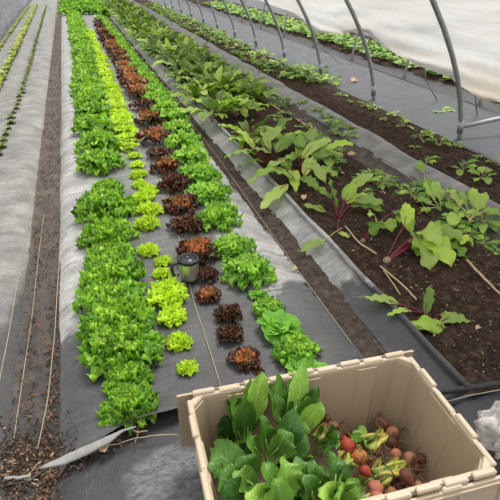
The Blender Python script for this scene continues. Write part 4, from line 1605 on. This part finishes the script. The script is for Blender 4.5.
def ring_loop(a, b, z, c=.03):
    return [Vector(q) for q in ((a - c, b, z), (a, b - c, z), (a, -b + c, z), (a - c, -b, z), (-a + c, -b, z), (-a, -b + c, z), (-a, b - c, z), (-a + c, b, z))]


mb = MB()
o_, i_ = .012, -.003
loops = [ring_loop(TA + i_, TB + i_, TH - .030), ring_loop(TA + o_, TB + o_, TH - .030), ring_loop(TA + o_ + .001, TB + o_ + .001, TH - .004), ring_loop(TA + o_ - .003, TB + o_ - .003, TH), ring_loop(TA + i_ + .002, TB + i_ + .002, TH), ring_loop(TA + i_, TB + i_, TH - .004)]
vs = sum(loops, [])
fs = []
for r in range(6):
    for k in range(8):
        k2 = (k + 1) % 8
        fs.append((r * 8 + k2, r * 8 + k, ((r + 1) % 6) * 8 + k, ((r + 1) % 6) * 8 + k2))
mb.add(vs, fs)
mb.build('rim', M['tote_rim'], tote, smooth=False)

for sgn, nm in ((1, 'far'), (-1, 'near')):
    # hinge: alternating knuckles with a dark pin showing in the gaps
    mb = MB()
    mb.tube([Vector((-TA + .01, sgn * (TB + .013), TH - .002)), Vector((TA - .01, sgn * (TB + .013), TH - .002))], .0045, 8)
    mb.build('hinge_pin', M['tote_pin'], tote)
    N = 9
    for k in range(N):
        w = 2 * TA / N
        x = -TA + w * (k + .5)
        up = (k % 2 == 0)
        mb = MB()
        mb.bbox((x, sgn * (TB + (.012 if up else .010)), TH + (.001 if up else -.003)), (w - .012, .017 if up else .020, .015), .003)
        mb.build('hinge_knuckle', M['tote_rim'], tote, smooth=False)
    # hanging lid half
    mb = MB()
    yy = sgn * (TB + .020)
    lw = TA + .037
    mb.cur = 0
    top, bot, th = TH - .008, TH - .245, .008
    edge = []
    K = 8
    for k in range(K + 1):
        edge.append((-lw + 2 * lw * k / K, bot - (.018 if k % 2 else 0)))
    prof = [(-lw, top), (lw, top)] + [(x, z) for x, z in reversed(edge)]
    npf = len(prof)

    def tilt(x, z, d):
        return Vector((x, yy + sgn * (d + (top - z) * .10), z))
    vs = [tilt(x, z, 0) for x, z in prof] + [tilt(x, z, th) for x, z in prof]
    fs = [tuple(range(npf)), tuple(range(2 * npf - 1, npf - 1, -1))] + [(k, npf + k, npf + (k + 1) % npf, (k + 1) % npf) for k in range(npf)]
    mb.add(vs, fs)
    for k in range(7):
        x = -lw + .03 + (2 * lw - .06) * k / 6
        a, b = tilt(x, top - .012, th), tilt(x, bot + .014, th)
        c = (a + b) / 2
        mb.box(c, (.010, .010, (a - b).length), rot=Matrix.Rotation(sgn * .10, 3, 'X'))
    for z in (top - .012, bot + .014):
        mb.box(tilt(0, z, th), (2 * lw - .04, .010, .009))
    mb.build('lid', M['tote'] if sgn > 0 else M['tote_rim'], tote, smooth=False)
# stepped rim plates on the two short sides
for sgn in (1, -1):
    steps = [(-.82, .34, 0), (-.40, .40, 1), (.06, .44, 0), (.50, .36, 1), (.84, .26, 0)]
    for (fy, fl, hi) in steps:
        mb = MB()
        mb.bbox((sgn * (TA + (.009 if hi else .005)), fy * TB, TH + (.000 if hi else -.004)), (.016 if hi else .016, fl * TB, .014 if hi else .012), .003)
        mb.build('rim_plate', M['tote_rim'], tote, smooth=False)
    mb = MB()
    mb.bbox((sgn * (TA + .006), 0, TH - .075), (.012, .16, .030), .004)
    mb.build('grip', M['tote_rim'], tote, smooth=False)
# small latch block on the near lid hinge at the right
mb = MB()
mb.bbox((TA * .62, -TB - .018, TH - .018), (.055, .022, .034), .004)
mb.build('latch', M['tote_rim'], tote, smooth=False)

# ------------------------------------------------------------------ leafy greens in the tote
GG = 'bunches of leafy greens in the tote'


def bunch(label, base, leaves, tiecol='tie'):
    """leaves: tip (u,v,z), half width, roll, bulge along view, material, start offset"""
    b = at(*base)
    o = empty('greens_bunch', b)
    extra = []
    for _ in range(max(2, len(leaves) - 2)):
        q1, q2 = rng.sample(leaves, 2)
        m_ = [(a_ + c_) / 2 for a_, c_ in zip(q1[0], q2[0])]
        extra.append(((m_[0] + rng.uniform(-6, 6), m_[1] + rng.uniform(2, 12), m_[2] - rng.uniform(.02, .05)), q1[1] * rng.uniform(.7, .95), rng.uniform(-.6, .6), q1[3], 'greens'))
    for (t, W, roll, bul, mat) in leaves + extra:
        T = at(*t) - b
        k = .30
        S = T * k * .8 + Vector((rng.uniform(-.01, .01), rng.uniform(-.01, .01), .01))
        C = S.lerp(T, .55) + Vector((bul[0], bul[1], bul[2]))
        bl, st = MB(), MB()
        away = Vector((0.25, -.8, .55))      # the face of a leaf looks out and up to the light
        blade(bl, S, C, T, W, 'chard', 20, 12, .2, rng.choice([1, 2, 2, 3]), rng.uniform(-.1, .5), roll + rng.uniform(-.3, .3), .02, .05, up=away)
        lf = bl.build('leaf', M[mat], o)
        st.tube([Vector((rng.uniform(-.01, .01), rng.uniform(-.01, .01), -.02)), S * .6, S, S.lerp(C, .6)], [.0045, .004, .0035, .0015], 6)
        st.build('stalk', M['greens_stalk'], lf)
    return tag(o, label, 'greens', GG)


bunch('upright bunch of dark green leaves against the far wall at the tote left', (247, 452, .16), [
    ((230, 393, .30), .034, .2, (-.01, 0, .01), 'greens'),
    ((237, 385, .32), .030, -.2, (-.01, 0, .02), 'greens_lit'),
    ((251, 377, .34), .032, .1, (0, -.01, .02), 'greens'),
    ((262, 371, .36), .034, -.2, (0, -.02, .02), 'greens_lit'),
    ((246, 400, .33), .026, .4, (0, -.02, .01), 'greens'),
    ((236, 412, .30), .026, .2, (-.01, -.01, .01), 'greens')])
bunch('upright bunch with tall pale pointed leaves in the middle of the tote', (285, 450, .17), [
    ((276, 373, .36), .034, .1, (0, -.01, .02), 'greens'),
    ((303, 364, .38), .036, -.15, (.01, -.01, .02), 'greens_lit'),
    ((292, 376, .34), .030, .4, (0, -.02, .02), 'greens'),
    ((322, 402, .33), .030, -.6, (.01, -.02, .03), 'greens_lit'),
    ((310, 396, .32), .026, .3, (.01, 0, .02), 'greens'),
    ((268, 388, .35), .030, .3, (0, -.02, .02), 'greens'),
    ((318, 386, .31), .026, .2, (.01, 0, .02), 'greens_lit')])
bunch('folded-leaf bunch lying in front of the upright greens', (268, 470, .20), [
    ((297, 409, .34), .040, .2, (-.01, -.04, .04), 'greens'),
    ((262, 415, .33), .030, .2, (-.01, -.03, .04), 'greens'),
    ((285, 428, .32), .034, -.3, (.0, -.04, .04), 'greens'),
    ((308, 436, .28), .032, -.4, (.02, -.02, .04), 'greens'),
    ((250, 432, .31), .030, .3, (-.02, -.02, .04), 'greens_lit'),
    ((306, 418, .31), .028, .3, (.02, -.02, .04), 'greens')])
bunch('broad-leaved bunch drooping over the left wall of the tote', (258, 496, .21), [
    ((211, 451, .31), .044, .2, (-.02, -.01, .07), 'greens_lit'),
    ((216, 478, .30), .036, .3, (-.02, -.02, .06), 'greens'),
    ((228, 500, .30), .036, .0, (-.02, -.02, .06), 'greens'),
    ((243, 452, .31), .032, -.2, (-.01, -.02, .05), 'greens'),
    ((236, 470, .32), .030, .3, (-.02, -.02, .05), 'greens_lit')])
bunch('near bunch with wide pointed leaves at the bottom of the picture', (285, 515, .22), [
    ((285, 457, .34), .036, .0, (-.01, -.03, .05), 'greens_lit'),
    ((262, 462, .33), .026, .3, (-.01, -.02, .05), 'greens'),
    ((248, 492, .33), .034, .2, (-.02, -.02, .05), 'greens_lit'),
    ((262, 500, .35), .034, .1, (-.01, -.03, .05), 'greens'),
    ((275, 478, .35), .030, -.2, (0, -.03, .04), 'greens_lit'),
    ((240, 515, .33), .036, .1, (-.02, -.03, .05), 'greens')])
bunch('insect-holed dark bunch in front of the golden beets', (312, 510, .20), [
    ((295, 457, .32), .026, .1, (0, -.02, .05), 'greens_holed'),
    ((312, 460, .31), .026, -.1, (0, -.02, .05), 'greens_holed'),
    ((324, 468, .29), .030, -.2, (.01, -.02, .05), 'greens_holed'),
    ((303, 474, .33), .026, .2, (0, -.03, .04), 'greens_holed')])
bunch('glossy green bunch spreading right beside the beets at the tote front', (330, 512, .18), [
    ((351, 470, .24), .034, -.2, (.01, -.02, .05), 'greens'),
    ((356, 488, .24), .036, -.3, (.02, -.02, .05), 'greens_lit'),
    ((340, 480, .27), .032, .1, (.01, -.02, .05), 'greens'),
    ((328, 452, .26), .030, .2, (.01, -.01, .05), 'greens'),
    ((336, 500, .28), .040, .1, (.01, -.03, .05), 'greens_lit'),
    ((318, 490, .30), .034, .1, (.0, -.03, .05), 'greens_lit'),
    ((362, 505, .24), .034, -.1, (.02, -.02, .05), 'greens')])
bunch('small leafy bunch wedged between upright greens and far beets', (318, 450, .14), [
    ((338, 436, .21), .024, -.2, (.01, -.01, .03), 'greens'),
    ((328, 426, .24), .024, .2, (.01, -.01, .03), 'greens'),
    ((335, 447, .21), .026, -.2, (.01, -.02, .03), 'greens'),
    ((318, 428, .26), .024, .2, (.0, -.01, .03), 'greens')])

bunch('low dark bunch deep between the upright greens and the left wall', (236, 462, .10), [
    ((222, 430, .20), .034, .2, (-.01, -.01, .02), 'greens'),
    ((226, 415, .24), .030, -.2, (-.01, -.01, .02), 'greens'),
    ((240, 440, .22), .034, .1, (0, -.02, .03), 'greens'),
    ((252, 448, .22), .034, .2, (0, -.02, .03), 'greens'),
    ((232, 450, .22), .034, .2, (0, -.02, .03), 'greens')])
bunch('low dark bunch deep in the middle below the pointed leaves', (292, 476, .10), [
    ((280, 448, .20), .036, .2, (-.01, -.02, .03), 'greens'),
    ((296, 440, .22), .034, -.2, (0, -.02, .03), 'greens'),
    ((305, 452, .20), .034, .1, (.01, -.02, .03), 'greens'),
    ((318, 462, .20), .034, .2, (.01, -.02, .03), 'greens'),
    ((270, 446, .22), .032, .2, (0, -.02, .03), 'greens')])
bunch('low dark bunch at the tote front below the holed leaves', (308, 505, .10), [
    ((292, 478, .20), .036, .2, (-.01, -.02, .03), 'greens'),
    ((310, 484, .20), .036, -.2, (0, -.02, .03), 'greens'),
    ((326, 478, .20), .034, .1, (.01, -.02, .03), 'greens'),
    ((340, 486, .18), .034, .2, (.01, -.02, .03), 'greens'),
    ((300, 496, .22), .036, .2, (0, -.02, .03), 'greens'),
    ((276, 490, .22), .036, .2, (-.01, -.02, .03), 'greens')])
# ------------------------------------------------------------------ bunched beets in the tote
BGp = 'tied beet bunches in the tote'


def beet_bunch(label, roots, crown, stalk_end, nst, smat, tie=None):
    """roots: (u, v, z, radius, material); crown: where the stalks meet; stalk_end: where they are cut"""
    c = at(*crown)
    o = empty('beet_bunch', c)
    e = at(*stalk_end) - c
    for (u, v, z, r, mat) in roots:
        q = at(u, v, z) - c
        d = (-q).normalized() if q.length > .005 else Vector((0, 0, 1))
        # root: round body with its neck towards the crown and a thin tail away from it
        axis = d.to_track_quat('Z', 'X').to_matrix()
        mb = MB()
        mb.lathe([(0, r * 1.12), (r * .28, r * 1.08), (r * .45, r * .92), (r * .80, r * .62), (r * .98, r * .2), (r * .98, -r * .18), (r * .8, -r * .6), (r * .45, -r * .92), (r * .2, -r * 1.12), (r * .06, -r * 1.4), (0, -r * 1.42)], q, 18, axis)
        rt = mb.build('root', M[mat], o)
        tl = MB()
        a = q - d * r * 1.3
        for k in range(3):
            pts = [a]
            dd = (-d + Vector((rng.uniform(-.6, .6), rng.uniform(-.6, .6), rng.uniform(-.3, .6)))).normalized()
            for s in range(4):
                pts.append(pts[-1] + dd * r * rng.uniform(.3, .55))
                dd = (dd + Vector((rng.uniform(-.5, .5), rng.uniform(-.5, .5), rng.uniform(-.5, .4)))).normalized()
            tl.tube(pts, [r * .09, r * .06, r * .045, r * .03, r * .02], 5)
        tl.build('rootlet', M['rootlet'], rt)
    lat = e.cross(Vector((0, 0, 1))).normalized()
    for k in range(nst):
        f = (k + .5) / nst - .5
        q = roots[k % len(roots)]
        s = (at(q[0], q[1], q[2]) - c) * .72
        off = lat * f * .042 + Vector((0, 0, rng.uniform(-.008, .012)))
        tip = e * rng.uniform(.85, 1.1) + off * 1.25
        mb = MB()
        mb.tube([s, s * .4 + off * .8 + e * .25, e * .6 + off, tip], [.0052, .0062, .0066, .0056], 8, rnd=rng.random())
        mb.build('stalk', M[smat if k % 3 else 'beetstalk_y'], o)
    if tie:
        tc = e * .45
        tb = MB()
        dirn = e.normalized()
        up = dirn.cross(lat)
        tb.tube([tc + lat * .030 * math.cos(a) + up * .016 * math.sin(a) for a in np.linspace(0, 2 * PI, 17)], .0016, 6)
        tb.tube([tc + up * .016, tc + up * .024 + lat * .008, tc + up * .028 + lat * .018], .0014, 6)
        tb.tube([tc + up * .016, tc + up * .024 - lat * .006, tc + up * .030 - lat * .014], .0014, 6)
        tb.build('twist_tie', M['tie'], o)
    return tag(o, label, 'beets', BGp)


beet_bunch('far beet bunch with pale green stalks lying against the far wall', [
    (381, 424, .12, .021, 'root_brown'), (393, 433, .12, .022, 'root_brown'), (391, 442, .11, .019, 'root_dark'), (386, 430, .095, .018, 'root_dark')],
    (384, 436, .12), (366, 446, .12), 7, 'beetstalk')
beet_bunch('right beet bunch with a dark twist tie around its striped stalks', [
    (396, 454, .13, .016, 'root_pink'), (410, 459, .13, .021, 'root_brown'), (407, 477, .14, .024, 'root_dark'), (418, 487, .12, .016, 'root_tan'), (414, 468, .11, .019, 'root_dark'), (421, 459, .12, .015, 'root_dark')],
    (400, 468, .135), (374, 479, .145), 8, 'beetstalk', True)
beet_bunch('middle beet bunch with one bright red and one golden beet', [
    (337, 438, .15, .022, 'root_dark'), (347, 446, .165, .023, 'root_red'), (360, 458, .16, .024, 'root_gold'), (354, 455, .14, .020, 'root_dark'), (365, 471, .15, .016, 'root_red')],
    (350, 457, .155), (335, 472, .165), 7, 'beetstalk')
beet_bunch('upper left beet bunch half under the green leaves', [
    (326, 419, .15, .017, 'root_brown'), (333, 427, .15, .020, 'root_brown'), (330, 412, .14, .014, 'root_dark'), (326, 428, .14, .017, 'root_tan')],
    (326, 430, .15), (317, 440, .155), 5, 'beetstalk_y')
beet_bunch('front beet bunch of two dusty pink beets at the picture bottom', [
    (375, 489, .17, .022, 'root_pink'), (377, 499, .175, .020, 'root_pink'), (383, 508, .16, .02, 'root_brown')],
    (370, 500, .17), (352, 512, .17), 5, 'beetstalk_y')
beet_bunch('lower beet bunch buried under the tied right bunch', [
    (378, 452, .09, .020, 'root_dark'), (398, 486, .10, .022, 'root_dark'), (390, 494, .11, .021, 'root_brown')],
    (384, 470, .09), (362, 484, .10), 5, 'beetstalk')
beet_bunch('low beet bunch with olive stalks on the tote floor in the middle', [
    (352, 432, .06, .022, 'root_dark'), (366, 440, .06, .020, 'root_dark'), (374, 462, .07, .022, 'root_brown'), (342, 425, .07, .02, 'root_dark')],
    (360, 446, .07), (372, 456, .09), 5, 'beetstalk')
# small frayed greens left on the far bunch
bunch('small scrap of beet tops among the beets near the far wall', (368, 440, .11), [
    ((352, 432, .14), .014, .2, (0, -.01, .01), 'greens_lit'),
    ((358, 427, .14), .012, -.2, (0, 0, .01), 'greens_lit'),
    ((364, 444, .15), .014, .2, (0, -.01, .01), 'greens'),
    ((350, 438, .15), .014, .0, (0, -.01, .01), 'greens_lit')])
# fine dead fibres on the beets
mb = MB()
for k in range(130):
    p = at(rng.gauss(385, 20), rng.gauss(462, 18), .13)
    d = Vector((rng.uniform(-1, 1), rng.uniform(-1, 1), rng.uniform(-.2, .3))).normalized() * rng.uniform(.02, .05)
    mb.tube([p, p + d * .5 + Vector((0, 0, .006)), p + d], .0006, 4)
tag(mb.build('root_fibres', M['chip_pale']), 'fine dry root fibres strewn over the beets', 'fibres', kind='stuff')

# ------------------------------------------------------------------ clear plastic bag
mb = MB()
c = at(513, 431, .10)
R_ = random.Random(5)
nu, nv = 26, 40
vs, fs, uv = [], [], []
for i in range(nu + 1):
    th = PI * i / nu
    for j in range(nv):
        ph = 2 * PI * j / nv
        d = Vector((math.sin(th) * math.cos(ph), math.sin(th) * math.sin(ph), math.cos(th)))
        k = 1 + .45 * noise.noise(d * 2.3 + Vector((4, 1, 2))) + .22 * noise.noise(d * 6) - .15 * abs(noise.noise(d * 11))
        q = Vector((d.x * .095 * k, d.y * .06 * k, d.z * .10 * k))
        q.z = max(q.z, -.098)
        vs.append(q)
        uv.append((j / nv, i / nu))
for i in range(nu):
    for j in range(nv):
        j2 = (j + 1) % nv
        fs.append((i * nv + j, i * nv + j2, (i + 1) * nv + j2, (i + 1) * nv + j))
mb.add(vs, fs, uv)
o = mb.build('plastic_bag', M['bag'], None, True, (c.x, c.y, .10), (0, 0, -.5))
tag(o, 'crumpled clear plastic bag beside the right side of the tote', 'plastic bag')

# ------------------------------------------------------------------ light, sky, camera
w = bpy.data.worlds.new('sky')
SC.world = w
w.use_nodes = True
nt = w.node_tree
nt.nodes.clear()
out = nt.nodes.new('ShaderNodeOutputWorld')
bg = nt.nodes.new('ShaderNodeBackground')
tc = nt.nodes.new('ShaderNodeTexCoord')
sep = nt.nodes.new('ShaderNodeSeparateXYZ')
nt.links.new(tc.outputs['Generated'], sep.inputs[0])
rp = nt.nodes.new('ShaderNodeValToRGB')
rp.color_ramp.elements[0].position = .0
rp.color_ramp.elements[0].color = (.62, .64, .68, 1)
rp.color_ramp.elements[1].position = .75
rp.color_ramp.elements[1].color = (1.0, 1.0, 1.0, 1)
nt.links.new(sep.outputs[2], rp.inputs[0])
nt.links.new(rp.outputs[0], bg.inputs['Color'])
bg.inputs['Strength'].default_value = 1.05
nt.links.new(bg.outputs[0], out.inputs['Surface'])

sd = bpy.data.lights.new('sun', 'SUN')
sd.energy = 2.4
sd.angle = math.radians(22)
sd.color = (1.0, .96, .89)
so = bpy.data.objects.new('sun', sd)
COL.objects.link(so)
dirv = Vector((.40, .42, 1.0))
so.rotation_euler = dirv.to_track_quat('Z', 'Y').to_euler()
so.location = (3, 3, 8)

cam = bpy.data.cameras.new('camera')
cam.sensor_width = 36
cam.lens = 36
cam.clip_start = .02
co = bpy.data.objects.new('camera', cam)
COL.objects.link(co)
co.location = (0, 0, H)
co.rotation_euler = (PI / 2 - PITCH, 0, -YAW)
SC.camera = co

vs_ = SC.view_settings
SC.display_settings.display_device = 'sRGB'
vs_.view_transform = 'Standard'
vs_.look = 'None'
vs_.exposure = 0.33
vs_.gamma = 1.0
vs_.use_curve_mapping = False
